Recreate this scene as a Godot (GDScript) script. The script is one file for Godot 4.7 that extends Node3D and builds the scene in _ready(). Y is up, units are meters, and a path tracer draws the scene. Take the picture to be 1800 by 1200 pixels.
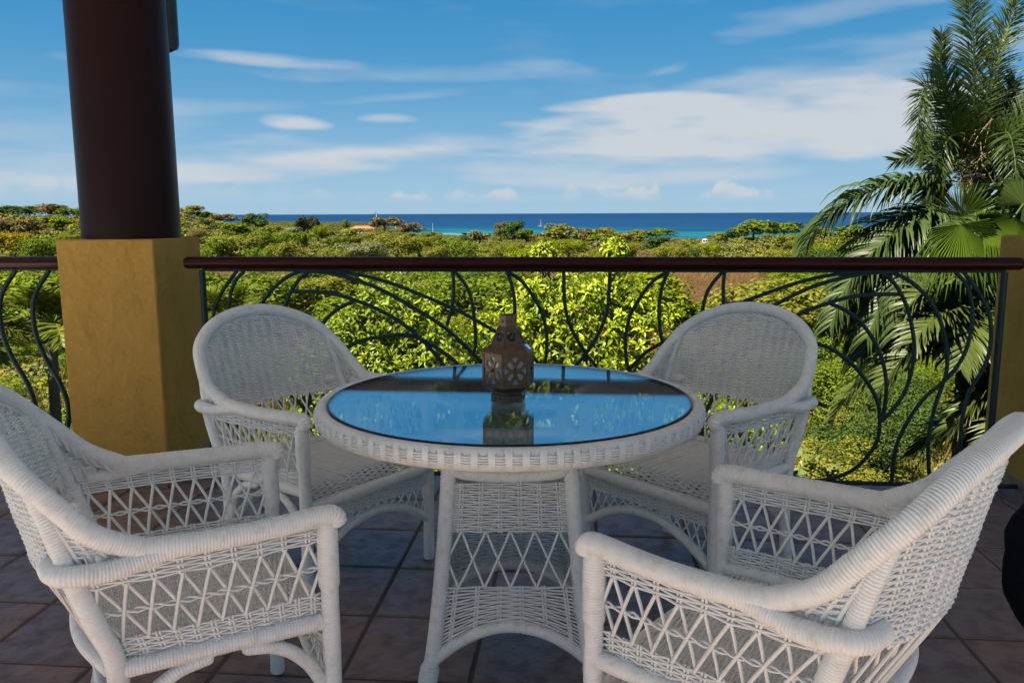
extends Node3D

# ---------------------------------------------------------------- mesh builder
class MB:
	var v := PackedVector3Array()
	var n := PackedVector3Array()
	var c := PackedColorArray()
	var ix := PackedInt32Array()
	var col := Color(1, 1, 1)

	func vert(p: Vector3, nn: Vector3) -> int:
		v.append(p)
		n.append(nn)
		c.append(col)
		return v.size() - 1

	func t3(i: int, j: int, k: int) -> void:  # front faces run clockwise; turned to agree with the vertex normals
		var f := (v[k] - v[i]).cross(v[j] - v[i])
		if f.dot(n[i] + n[j] + n[k]) >= 0.0:
			ix.append(i); ix.append(j); ix.append(k)
		else:
			ix.append(i); ix.append(k); ix.append(j)

	func tri(a: Vector3, b: Vector3, d: Vector3) -> void:
		var f := (d - a).cross(b - a).normalized()
		var s := vert(a, f)
		vert(b, f)
		vert(d, f)
		ix.append(s); ix.append(s + 1); ix.append(s + 2)

	func quad(a: Vector3, b: Vector3, d: Vector3, e: Vector3, out := Vector3.ZERO) -> void:
		var f := (d - a).cross(b - a)
		if f.length_squared() < 1e-14:
			f = (e - a).cross(d - a)
		f = f.normalized()
		if out != Vector3.ZERO and f.dot(out) < 0.0:
			f = -f
		var s := vert(a, f)
		vert(b, f)
		vert(d, f)
		vert(e, f)
		t3(s, s + 1, s + 2)
		t3(s, s + 2, s + 3)

	func box(at: Vector3, size: Vector3, basis := Basis(), bevel := 0.0) -> void:
		var h := size * 0.5
		var axes := [Vector3(1, 0, 0), Vector3(0, 1, 0), Vector3(0, 0, 1)]
		var k := bevel
		for ax in 3:
			var u: Vector3 = axes[(ax + 1) % 3]
			var w: Vector3 = axes[(ax + 2) % 3]
			var o: Vector3 = axes[ax]
			for s in [-1.0, 1.0]:
				var cc: Vector3 = o * h[ax] * s
				var hu: Vector3 = u * (h[(ax + 1) % 3] - k)
				var hw: Vector3 = w * (h[(ax + 2) % 3] - k)
				quad(at + basis * (cc - hu - hw), at + basis * (cc + hu - hw), at + basis * (cc + hu + hw), at + basis * (cc - hu + hw), basis * (o * s))
			if k > 0.0:
				for s in [-1.0, 1.0]:
					for r in [-1.0, 1.0]:  # edges along axis ax
						var e1: Vector3 = u * h[(ax + 1) % 3] * s + w * (h[(ax + 2) % 3] - k) * r
						var e2: Vector3 = u * (h[(ax + 1) % 3] - k) * s + w * h[(ax + 2) % 3] * r
						var le: Vector3 = o * (h[ax] - k)
						quad(at + basis * (e1 - le), at + basis * (e1 + le), at + basis * (e2 + le), at + basis * (e2 - le), basis * (u * s + w * r))
		if k > 0.0:
			for sx in [-1.0, 1.0]:
				for sy in [-1.0, 1.0]:
					for sz in [-1.0, 1.0]:
						var a := Vector3(h.x * sx, (h.y - k) * sy, (h.z - k) * sz)
						var b := Vector3((h.x - k) * sx, h.y * sy, (h.z - k) * sz)
						var d := Vector3((h.x - k) * sx, (h.y - k) * sy, h.z * sz)
						var f := basis * Vector3(sx, sy, sz).normalized()
						var s0 := vert(at + basis * a, f)
						vert(at + basis * b, f)
						vert(at + basis * d, f)
						t3(s0, s0 + 1, s0 + 2)

	func tube(pts: PackedVector3Array, rads: PackedFloat32Array, sides: int, slopes := PackedFloat32Array(), caps := true) -> void:
		var m := pts.size()
		if m < 2:
			return
		var t := (pts[1] - pts[0]).normalized()
		var side := t.cross(Vector3.UP) if absf(t.y) < 0.95 else t.cross(Vector3.RIGHT)
		side = side.normalized()
		var first := v.size()
		for i in m:
			t = (pts[mini(i + 1, m - 1)] - pts[maxi(i - 1, 0)]).normalized()
			side = (side - t * side.dot(t)).normalized()
			var bi := t.cross(side)
			var r := rads[mini(i, rads.size() - 1)]
			var sl := slopes[i] if slopes.size() else 0.0
			for s in sides:
				var a := TAU * s / sides
				var d := side * cos(a) + bi * sin(a)
				v.append(pts[i] + d * r)
				n.append((d - t * sl).normalized() if sl != 0.0 else d)
				c.append(col)
		for i in m - 1:
			for s in sides:
				var a := first + i * sides + s
				var b := first + i * sides + (s + 1) % sides
				ix.append(a); ix.append(a + sides); ix.append(b)
				ix.append(b); ix.append(a + sides); ix.append(b + sides)
		if caps:
			for e in 2:
				var i := 0 if e == 0 else m - 1
				var d := (pts[0] - pts[1]).normalized() if e == 0 else (pts[m - 1] - pts[m - 2]).normalized()
				var r := rads[mini(i, rads.size() - 1)]
				var ctr := vert(pts[i] + d * r * 0.5, d)
				for s in sides:
					t3(ctr, first + i * sides + s, first + i * sides + (s + 1) % sides)

	func add_mesh(o: MB, tr: Transform3D) -> void:
		var s := v.size()
		var nb := tr.basis.inverse().transposed()
		for i in o.v.size():
			v.append(tr * o.v[i])
			n.append((nb * o.n[i]).normalized())
			c.append(o.c[i])
		for k in o.ix:
			ix.append(s + k)

	func commit() -> ArrayMesh:
		var a := []
		a.resize(Mesh.ARRAY_MAX)
		a[Mesh.ARRAY_VERTEX] = v
		a[Mesh.ARRAY_NORMAL] = n
		a[Mesh.ARRAY_COLOR] = c
		a[Mesh.ARRAY_INDEX] = ix
		var m := ArrayMesh.new()
		m.add_surface_from_arrays(Mesh.PRIMITIVE_TRIANGLES, a)
		return m

# ---------------------------------------------------------------- curves
func pv(a: Array) -> PackedVector3Array:
	var o := PackedVector3Array()
	for p in a:
		o.append(p)
	return o

func fl(x: float) -> PackedFloat32Array:
	return PackedFloat32Array([x])

func crom(p: PackedVector3Array, per := 8) -> PackedVector3Array:
	var o := PackedVector3Array()
	var m := p.size()
	for i in m - 1:
		var a := p[i - 1] if i > 0 else p[0] * 2.0 - p[1]
		var d := p[i + 2] if i + 2 < m else p[m - 1] * 2.0 - p[m - 2]
		for k in per:
			o.append(p[i].cubic_interpolate(p[i + 1], a, d, float(k) / per))
	o.append(p[m - 1])
	return o

func resample(p: PackedVector3Array, step: float) -> PackedVector3Array:
	var total := 0.0
	for i in p.size() - 1:
		total += p[i].distance_to(p[i + 1])
	var count := maxi(2, int(round(total / step)))
	var o := PackedVector3Array([p[0]])
	var want := total / count
	var run := 0.0
	for i in p.size() - 1:
		var l := p[i].distance_to(p[i + 1])
		while o.size() < count and run + l >= want * o.size():
			o.append(p[i].lerp(p[i + 1], (want * o.size() - run) / maxf(l, 1e-9)))
		run += l
	o.append(p[p.size() - 1])
	return o

func wrapped(mb: MB, ctrl: PackedVector3Array, r: float, pitch := 0.0060, depth := 0.0014, sides := 10, smooth := true) -> void:  # a cane wound round and round with rattan
	var p := resample(crom(ctrl, 10) if smooth else ctrl, pitch / 4.0)
	var m := p.size()
	var rads := PackedFloat32Array()
	var sl := PackedFloat32Array()
	for i in m:
		var s := (i % 4) / 4.0
		var wob := 0.0003 * sin(i * 0.037) + 0.0002 * sin(floorf(i / 4.0) * 78.233 + r * 9000.0)
		var rr := r - depth + depth * absf(sin(PI * s)) + wob
		var e := mini(i, m - 1 - i)
		if e < 6:
			rr *= sqrt(1.0 - pow(1.0 - (e + 0.6) / 6.6, 2.0)) * 0.5 + 0.5
		rads.append(rr)
		sl.append(0.0 if i % 4 == 0 else depth * PI * cos(PI * s) / pitch)
	mb.tube(p, rads, sides, sl)

func strand(mb: MB, pts: PackedVector3Array, r: float, sides := 5) -> void:
	mb.tube(pts, fl(r), sides)

func cane(mb: MB, a: Vector3, b: Vector3, r: float) -> void:
	mb.tube(pv([a, b]), fl(r), 6)

func twist(mb: MB, path: PackedVector3Array, r: float, rad: float, pitch: float, up := Vector3.UP) -> void:  # a pair of canes twisted into a cord
	var p := resample(path, pitch / 6.0)
	for k in 2:
		var q := PackedVector3Array()
		for i in p.size():
			var t := (p[mini(i + 1, p.size() - 1)] - p[maxi(i - 1, 0)]).normalized()
			var a := t.cross(up).normalized()
			var b := t.cross(a)
			var ang := TAU * i / 6.0 + PI * k
			q.append(p[i] + (a * cos(ang) + b * sin(ang)) * rad)
		strand(mb, q, r)

# weave: rows of cane that pass in front of and behind stakes. at.call(u, y) gives the surface; us[row] lists where the stakes stand
func weave_row(mb: MB, pts: PackedVector3Array, nrm: PackedVector3Array, parity: int, amp: float, r: float) -> void:
	var q := PackedVector3Array()
	var m := pts.size()
	for k in m:
		var s := 1.0 if (k + parity) % 2 == 0 else -1.0
		s *= 1.0 + 0.25 * sin(k * 7.3 + parity * 3.1 + pts[k].x * 400.0)
		q.append(pts[k] + nrm[k] * amp * s + Vector3(0, 0.0007 * sin(k * 5.1 + parity * 1.7 + pts[k].z * 300.0), 0))
		if k < m - 1:
			q.append((pts[k] + pts[k + 1]) * 0.5)
	strand(mb, q, r)

func weave(mb: MB, at: Callable, u0: float, u1: float, v0: float, v1: float, stakes: int, rows: int, rs := 0.0034, rw := 0.0026, amp := 0.0034) -> void:
	for k in stakes:
		var u := lerpf(u0, u1, (k + 0.5) / stakes)
		for s in [-0.0035, 0.0035]:
			var p := PackedVector3Array()
			for j in 7:
				var q: Vector3 = at.call(u, lerpf(v0, v1, j / 6.0))
				var q2: Vector3 = at.call(u + 0.001 * (u1 - u0), lerpf(v0, v1, j / 6.0))
				p.append(q + (q2 - q).normalized() * s)
			strand(mb, p, rs)
	for j in rows:
		var vv := lerpf(v0, v1, (j + 0.5) / rows)
		var pts := PackedVector3Array()
		var nr := PackedVector3Array()
		for k in stakes + 2:
			var u := lerpf(u0, u1, clampf((k - 0.5) / stakes, 0.0, 1.0))
			var a: Vector3 = at.call(u, vv)
			var b: Vector3 = at.call(u + 0.01 * (u1 - u0) * (1.0 if u < 0.5 * (u0 + u1) else -1.0), vv)
			var d: Vector3 = at.call(u, vv + 0.01 * (v1 - v0))
			pts.append(a)
			nr.append((b - a).cross(d - a).normalized() * (1.0 if u < 0.5 * (u0 + u1) else -1.0))
		weave_row(mb, pts, nr, j, amp, rw)

func lattice(mb: MB, at: Callable, u0: float, u1: float, v0: float, v1: float, count: int, lean: float, r := 0.0034, band := true) -> void:
	for k in range(-1, count + 2):
		for s in [-1.0, 1.0]:
			var a := (k + 0.5) / count
			var b: float = a + s * lean
			# keep within the panel
			var t0 := 0.0
			var t1 := 1.0
			if b < 0.0 and a > 0.0: t1 = a / (a - b)
			elif b > 1.0 and a < 1.0: t1 = (1.0 - a) / (b - a)
			if a < 0.0:
				if b <= 0.0: continue
				t0 = -a / (b - a)
			elif a > 1.0:
				if b >= 1.0: continue
				t0 = (a - 1.0) / (a - b)
			if t1 - t0 < 0.12: continue
			var p := PackedVector3Array()
			for j in 5:
				var t := lerpf(t0, t1, j / 4.0)
				var q: Vector3 = at.call(lerpf(u0, u1, lerpf(a, b, t)), lerpf(v0, v1, t))
				var q2: Vector3 = at.call(lerpf(u0, u1, lerpf(a, b, t) + 0.01), lerpf(v0, v1, t))
				var q3: Vector3 = at.call(lerpf(u0, u1, lerpf(a, b, t)), lerpf(v0, v1, t + 0.01))
				p.append(q + (q2 - q).cross(q3 - q).normalized() * 0.003 * s)
			strand(mb, p, r, 6)
	if band:
		var path := PackedVector3Array()
		for j in 17:
			path.append(at.call(lerpf(u0, u1, j / 16.0), lerpf(v0, v1, 0.5)))
		twist(mb, path, 0.0026, 0.0042, 0.06)

# ---------------------------------------------------------------- nodes
var used := {}
func numbered(called: String) -> String:
	var k: int = used.get(called, 0)
	used[called] = k + 1
	return called if k == 0 else "%s_%03d" % [called, k]

func obj(called: String, mesh: Mesh, mat: Material, parent: Node = null) -> MeshInstance3D:
	var o := MeshInstance3D.new()
	o.mesh = mesh
	o.material_override = mat
	if parent == null or parent == self:
		o.name = numbered(called)
		add_child(o)
	else:
		var k := 0
		var nm := called
		while parent.has_node(nm):
			k += 1
			nm = "%s_%03d" % [called, k]
		o.name = nm
		parent.add_child(o)
	return o

func tag(o: Node, label: String, category: String, group := "") -> Node:
	o.set_meta("label", label)
	o.set_meta("category", category)
	if group:
		o.set_meta("group", group)
	return o

func thing(called: String, label: String, category: String, at := Vector3.ZERO, turn := 0.0, group := "") -> Node3D:
	var o := Node3D.new()
	o.name = numbered(called)
	add_child(o)
	o.position = at
	o.rotation.y = turn
	tag(o, label, category, group)
	return o

func dup(src: Node3D, called: String, at: Vector3, turn: float, label: String) -> Node3D:
	var r: Node3D = src.duplicate()
	r.name = numbered(called)
	add_child(r)
	r.position = at
	r.rotation.y = turn
	r.set_meta("label", label)
	return r

func setting(o: Node, label := "") -> Node:
	o.set_meta("kind", "structure")
	if label:
		o.set_meta("label", label)
	return o

# ---------------------------------------------------------------- materials
func lin(r: float, g: float, b: float) -> Color:
	return Color(r, g, b).linear_to_srgb()

func mat(called: String, c: Color, rough := 0.6, spec := 0.5) -> StandardMaterial3D:
	var m := StandardMaterial3D.new()
	m.resource_name = called
	m.albedo_color = c
	m.roughness = rough
	m.metallic_specular = spec
	return m

func noise_tex(seed_: int, freq: float, ramp: Array, size := 512, octaves := 5, normal := false, bump := 4.0) -> NoiseTexture2D:
	var nz := FastNoiseLite.new()
	nz.seed = seed_
	nz.frequency = freq
	nz.noise_type = FastNoiseLite.TYPE_SIMPLEX_SMOOTH
	nz.fractal_octaves = octaves
	var t := NoiseTexture2D.new()
	t.width = size
	t.height = size
	t.seamless = true
	t.noise = nz
	if normal:
		t.as_normal_map = true
		t.bump_strength = bump
	elif ramp.size():
		var g := Gradient.new()
		var offs := PackedFloat32Array()
		var cols := PackedColorArray()
		for r in ramp:
			offs.append(r[0])
			cols.append(r[1])
		g.offsets = offs
		g.colors = cols
		t.color_ramp = g
	return t

func triplanar(m: StandardMaterial3D, scale_: float, world := true) -> void:
	m.uv1_triplanar = true
	m.uv1_world_triplanar = world
	m.uv1_scale = Vector3.ONE * scale_

func leafy(called: String, c: Color, through := 0.5, rough := 0.5, spec := 0.5) -> StandardMaterial3D:
	var m := mat(called, c, rough, spec)
	m.vertex_color_use_as_albedo = true
	m.cull_mode = BaseMaterial3D.CULL_DISABLED
	m.backlight_enabled = true
	m.backlight = Color(0.85 * through, through, 0.3 * through)
	return m

var M := {}
var rng := RandomNumberGenerator.new()

func rf(a: float, b: float) -> float:
	return rng.randf_range(a, b)

func smooth01(a: float, b: float, x: float) -> float:
	var t := clampf((x - a) / (b - a), 0.0, 1.0)
	return t * t * (3.0 - 2.0 * t)

func table(a: Array, x: float) -> float:  # piecewise linear
	for i in a.size() - 1:
		if x <= a[i + 1][0]:
			return lerpf(a[i][1], a[i + 1][1], clampf((x - a[i][0]) / (a[i + 1][0] - a[i][0]), 0.0, 1.0))
	return a[a.size() - 1][1]

# ---------------------------------------------------------------- sky: clear air with cirrus bands and a line of small cumulus over the sea
func sky_color(az: float, el: float, cir: FastNoiseLite, wisp: FastNoiseLite, cum: FastNoiseLite, patches: Array) -> Color:
	var e := maxf(el, 0.0)
	var r := table([[0.0, 0.385], [1.5, 0.355], [4.0, 0.255], [7.0, 0.150], [10.0, 0.085], [14.0, 0.045], [25.0, 0.028], [50.0, 0.018], [90.0, 0.014]], e)
	var g := table([[0.0, 0.575], [1.5, 0.565], [4.0, 0.490], [7.0, 0.398], [10.0, 0.332], [14.0, 0.272], [25.0, 0.20], [50.0, 0.14], [90.0, 0.115]], e)
	var b := table([[0.0, 0.725], [1.5, 0.730], [4.0, 0.705], [7.0, 0.655], [10.0, 0.612], [14.0, 0.565], [25.0, 0.47], [50.0, 0.37], [90.0, 0.32]], e)
	var c := Color(r, g, b)
	# thin veils
	var a := deg_to_rad(az)
	var px := cos(a) * 60.0
	var pz := sin(a) * 60.0
	var st := cir.get_noise_3d(px, el * 5.5 + 0.6 * wisp.get_noise_3d(px * 0.5, el, pz * 0.5), pz)
	var fine := wisp.get_noise_3d(px * 1.4, el * 9.0, pz * 1.4)
	var veil := clampf(st * 1.5 + fine * 0.8 + 0.03, 0.0, 1.0) * 0.40 * (0.35 + 0.65 * smooth01(16.0, 3.0, e)) * smooth01(0.2, 2.0, e)
	# bands of cirrostratus and small detached wisps, all round the sky
	for p in patches:
		var da := wrapf(az - float(p[0]), -180.0, 180.0)
		if absf(da) > p[2] * 1.6:
			continue
		var de := el - float(p[1]) - da * float(p[5])
		if absf(de) > p[3] * 3.0:
			continue
		var wv := wisp.get_noise_3d(px * 0.9, el * 4.0, pz * 0.9)
		var dd := pow(absf(da + wv * p[2] * 0.35) / p[2], 2.0) + pow((de + wv * p[3] * 0.7) / (p[3] * (0.75 if de < 0.0 else 1.25)), 2.0)
		var k := clampf(1.08 - dd * 0.72 + fine * 1.2 + st * 0.6, 0.0, 1.0)
		k = pow(k, 1.05) * (0.88 + 0.45 * clampf(fine + 0.3, 0.0, 1.0)) * float(p[4])
		veil = veil + k * (1.0 - veil)
	c = c.lerp(Color(0.63, 0.67, 0.71), clampf(veil, 0.0, 0.92))
	# cumulus line just above the horizon
	if el > 0.0 and el < 4.0:
		var big := cum.get_noise_3d(px * 0.55, 7.0, pz * 0.55)
		var mid := cum.get_noise_3d(px * 2.6, 1.0, pz * 2.6)
		var puff := cum.get_noise_3d(px * 4.0, el * 7.0, pz * 4.0)
		var top := 1.25 + maxf(0.0, big * 0.9 + mid * 1.5 + 0.12) * 0.95 + puff * 0.45
		var many := clampf(big * 1.4 + mid * 0.9 + 0.5, 0.0, 1.0)
		if absf(az) < 40.0:
			many = table([[-40.0, 0.2], [-33.0, 0.3], [-28.0, 0.1], [-16.0, 0.25], [-12.8, 1.0], [-8.0, 0.6], [-4.0, 0.85], [0.0, 0.35], [3.0, 0.7], [8.0, 0.95], [13.5, 1.1], [16.0, 0.5], [22.0, 0.3], [40.0, 0.2]], az) * clampf(0.75 + mid * 1.3, 0.0, 1.2)
			top += 0.22 * (many - 0.5)
		var body := smooth01(top, top - 0.35, el) * smooth01(0.55, 1.25, el) * clampf(many, 0.0, 1.0)
		var lit := clampf(0.45 + (el - 1.0) * 0.55 + puff * 0.5, 0.0, 1.0)
		c = c.lerp(Color(0.47, 0.58, 0.70).lerp(Color(0.70, 0.70, 0.69), lit), clampf(body, 0.0, 1.0) * (0.35 + 0.45 * lit))
	return c

func build_sky() -> PanoramaSkyMaterial:
	var cir := FastNoiseLite.new()
	cir.seed = 11
	cir.frequency = 0.022
	cir.fractal_octaves = 4
	var wisp := FastNoiseLite.new()
	wisp.seed = 23
	wisp.frequency = 0.05
	wisp.fractal_octaves = 4
	var cum := FastNoiseLite.new()
	cum.seed = 5
	cum.frequency = 0.12
	cum.fractal_octaves = 3
	# azimuth, elevation, half width, half height, strength, tilt
	var patches := [[3.4, 7.15, 4.8, 0.42, 0.85, 0.05], [8.0, 5.0, 12.0, 1.6, 0.88, 0.02], [17.0, 5.0, 11.0, 2.0, 0.85, 0.02], [3.0, 3.7, 10.0, 1.0, 0.5, 0.0], [-9.0, 4.6, 8.0, 0.7, 0.4, 0.02], [-26.0, 6.5, 7.0, 0.5, 0.25, 0.03], [-10.0, 9.0, 9.0, 0.6, 0.2, 0.04], [-1.0, 4.3, 6.0, 0.55, 0.45, 0.03], [12.0, 4.2, 10.0, 0.9, 0.5, -0.02], [-19.2, 5.6, 2.2, 0.5, 0.75, -0.12], [-13.2, 6.1, 2.1, 0.36, 0.65, 0.05],
		[-17.5, 3.8, 11.0, 0.85, 0.75, -0.03], [-22.0, 2.9, 9.0, 1.1, 0.6, 0.0], [-20.5, 9.5, 6.5, 0.4, 0.5, -0.02], [-32.0, 9.0, 2.5, 0.5, 0.3, -0.1], [5.6, 9.2, 1.3, 0.35, 0.32, 0.15], [17.0, 8.6, 10.0, 1.4, 0.34, 0.10], [14.0, 6.8, 9.0, 0.8, 0.3, 0.08],
		[2.0, 2.3, 10.0, 0.8, 0.45, 0.0], [-33.0, 2.5, 8.0, 1.0, 0.45, 0.0], [-13.0, 7.4, 5.0, 0.3, 0.25, 0.1], [20.0, 12.5, 9.0, 1.2, 0.24, 0.12], [-5.0, 3.0, 12.0, 0.7, 0.3, 0.02]]
	var pr := RandomNumberGenerator.new()
	pr.seed = 77
	for i in 70:  # the same kind of cloud in every other direction
		var az := pr.randf_range(62.0, 298.0)
		patches.append([az, pr.randf_range(2.0, 11.0), pr.randf_range(2.0, 11.0), pr.randf_range(0.4, 1.2), pr.randf_range(0.3, 0.9), pr.randf_range(-0.05, 0.1)])
	for i in 40:
		patches.append([pr.randf_range(-180.0, 180.0), pr.randf_range(22.0, 55.0), pr.randf_range(5.0, 16.0), pr.randf_range(0.8, 2.5), pr.randf_range(0.2, 0.55), pr.randf_range(-0.1, 0.1)])
	var bins := []
	for k in 72:
		var mine := []
		for p in patches:
			if absf(wrapf(k * 5.0 - 177.5 - float(p[0]), -180.0, 180.0)) < p[2] * 1.6 + 2.6:
				mine.append(p)
		bins.append(mine)
	var w := 4096
	var h := 2048
	var im := Image.create(w, h, false, Image.FORMAT_RGBF)
	im.fill(Color(0.30, 0.50, 0.68))
	# coarse everywhere, fine where clouds stand low; one function for both
	var cw := 512
	var coarse := Image.create(cw, 256, false, Image.FORMAT_RGBF)
	coarse.fill(Color(0.31, 0.51, 0.69))
	for y in 128:
		for x in cw:
			coarse.set_pixel(x, y, sky_color(wrapf((x + 0.5) / cw * 360.0, -180.0, 180.0), 90.0 - (y + 0.5) / 256.0 * 180.0, cir, wisp, cum, bins[(int((x + 0.5) / cw * 72.0) + 36) % 72]))
	coarse.resize(w, h, Image.INTERPOLATE_BILINEAR)
	im.blit_rect(coarse, Rect2i(0, 0, w, h), Vector2i.ZERO)
	for y in range(820, 1026):
		var el := 90.0 - (y + 0.5) / h * 180.0
		var x := 0
		while x < w:
			var az := wrapf((x + 0.5) / w * 360.0, -180.0, 180.0)
			if absf(az) < 45.0:
				im.set_pixel(x, y, sky_color(az, el, cir, wisp, cum, bins[int((az + 180.0) / 5.0) % 72]))
				x += 1
			else:
				var cc := sky_color(az + 0.13, el, cir, wisp, cum, bins[int((az + 180.0) / 5.0) % 72])
				for k in 4:
					if x + k < w:
						im.set_pixel(x + k, y, cc)
				x += 4
	var sm := PanoramaSkyMaterial.new()
	sm.panorama = ImageTexture.create_from_image(im)
	return sm

# ---------------------------------------------------------------- wicker armchair (front at -z, origin on the floor)
const HOOP := [Vector3(0.274, 0.627, 0.015), Vector3(0.296, 0.626, 0.198), Vector3(0.293, 0.632, 0.381), Vector3(0.305, 0.674, 0.436), Vector3(0.294, 0.730, 0.490), Vector3(0.262, 0.795, 0.549), Vector3(0.194, 0.848, 0.590), Vector3(0.104, 0.880, 0.618), Vector3(0, 0.891, 0.628)]
const CHAIR_OFF := Vector3(0, 0, -0.25)

func hoop_at(y: float) -> Vector2:  # half width and depth of the back frame at a height
	var pts := [[0.56, 0.296, 0.43], [0.632, 0.296, 0.40], [0.674, 0.303, 0.436], [0.730, 0.294, 0.490], [0.795, 0.262, 0.549], [0.848, 0.194, 0.590], [0.880, 0.104, 0.618], [0.891, 0.01, 0.628]]
	var w: Array = []
	var d: Array = []
	for p in pts:
		w.append([p[0], p[1]])
		d.append([p[0], p[2]])
	return Vector2(table(w, y), table(d, y))

func post_at(y: float) -> Vector2:  # half width and depth of the corner posts
	return Vector2(table([[0.0, 0.258], [0.22, 0.266], [0.40, 0.276], [0.50, 0.287], [0.60, 0.291], [0.70, 0.281], [0.775, 0.268]], y), table([[0.0, 0.475], [0.22, 0.430], [0.40, 0.418], [0.50, 0.446], [0.60, 0.478], [0.70, 0.508], [0.775, 0.532]], y))

func back_pos(x: float, y: float) -> Vector3:
	var dc := 0.552 + (y - 0.57) * 0.232
	if y < 0.57:
		dc = 0.552 - (0.57 - y) * 0.55
	if y < 0.775:
		var p := post_at(y)
		return Vector3(x, y, lerpf(dc, p.y, pow(minf(absf(x) / p.x, 1.0), 2.0))) + CHAIR_OFF
	var hw := hoop_at(y)
	var k := pow(minf(absf(x) / maxf(hw.x, 0.02), 1.0), 2.2)
	return Vector3(x, y, lerpf(dc, minf(hw.y, dc), k)) + CHAIR_OFF

func wing_pos(s: float, t: float, y: float) -> Vector3:  # from the corner post forward to the back frame
	var p := post_at(y)
	var h := hoop_at(maxf(y, 0.632))
	return Vector3(lerpf(p.x, h.x, t) * s + 0.006 * s * sin(t * PI), y, lerpf(p.y, h.y, t)) + CHAIR_OFF

func side_pos(s: float) -> Callable:
	return func(u: float, y: float) -> Vector3:
		var dend := lerpf(0.405, 0.470, clampf((y - 0.39) / 0.2, 0.0, 1.0))
		var d := lerpf(0.030, dend, u)
		var top := 0.272 + 0.026 * sin(minf(u * 1.25, 1.0) * PI * 0.5) + 0.006 * u
		var x := lerpf(0.258 + 0.012 * sin(u * PI), top, clampf((y - 0.40) / 0.22, 0.0, 1.0))
		return Vector3(x * s, y, d) + CHAIR_OFF

func seat_pos(u: float, v: float) -> Vector3:  # v runs from the front edge to the back
	var d := 0.004 + v * 0.455
	var y := 0.392 + 0.006 * sin(v * PI) * sin(u * PI) - 0.05 * pow(maxf(0.0, 1.0 - v / 0.13), 2.0)
	var hw := 0.252 + 0.008 * sin(v * PI) - 0.03 * pow(v, 3.0)
	return Vector3((u - 0.5) * 2.0 * hw, y, d) + CHAIR_OFF

func apron_pos(u: float, v: float) -> Vector3:
	return Vector3((u - 0.5) * 0.50, v, 0.012) + CHAIR_OFF

func arch_y(x: float) -> float:
	return 0.165 + 0.095 * (1.0 - pow(absf(x) / 0.25, 2.0))

func apron_lat(u: float, v: float) -> Vector3:
	var x := (u - 0.5) * 0.49
	return Vector3(x, lerpf(arch_y(x) + 0.012, 0.288, v), 0.014) + CHAIR_OFF

func back_lat(u: float, v: float) -> Vector3:
	return back_pos((u - 0.5) * 2.0 * lerpf(0.235, 0.262, v), lerpf(0.405, 0.575, v))

func off(a: Array) -> PackedVector3Array:
	var o := PackedVector3Array()
	for p in a:
		o.append(p + CHAIR_OFF)
	return o

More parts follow.
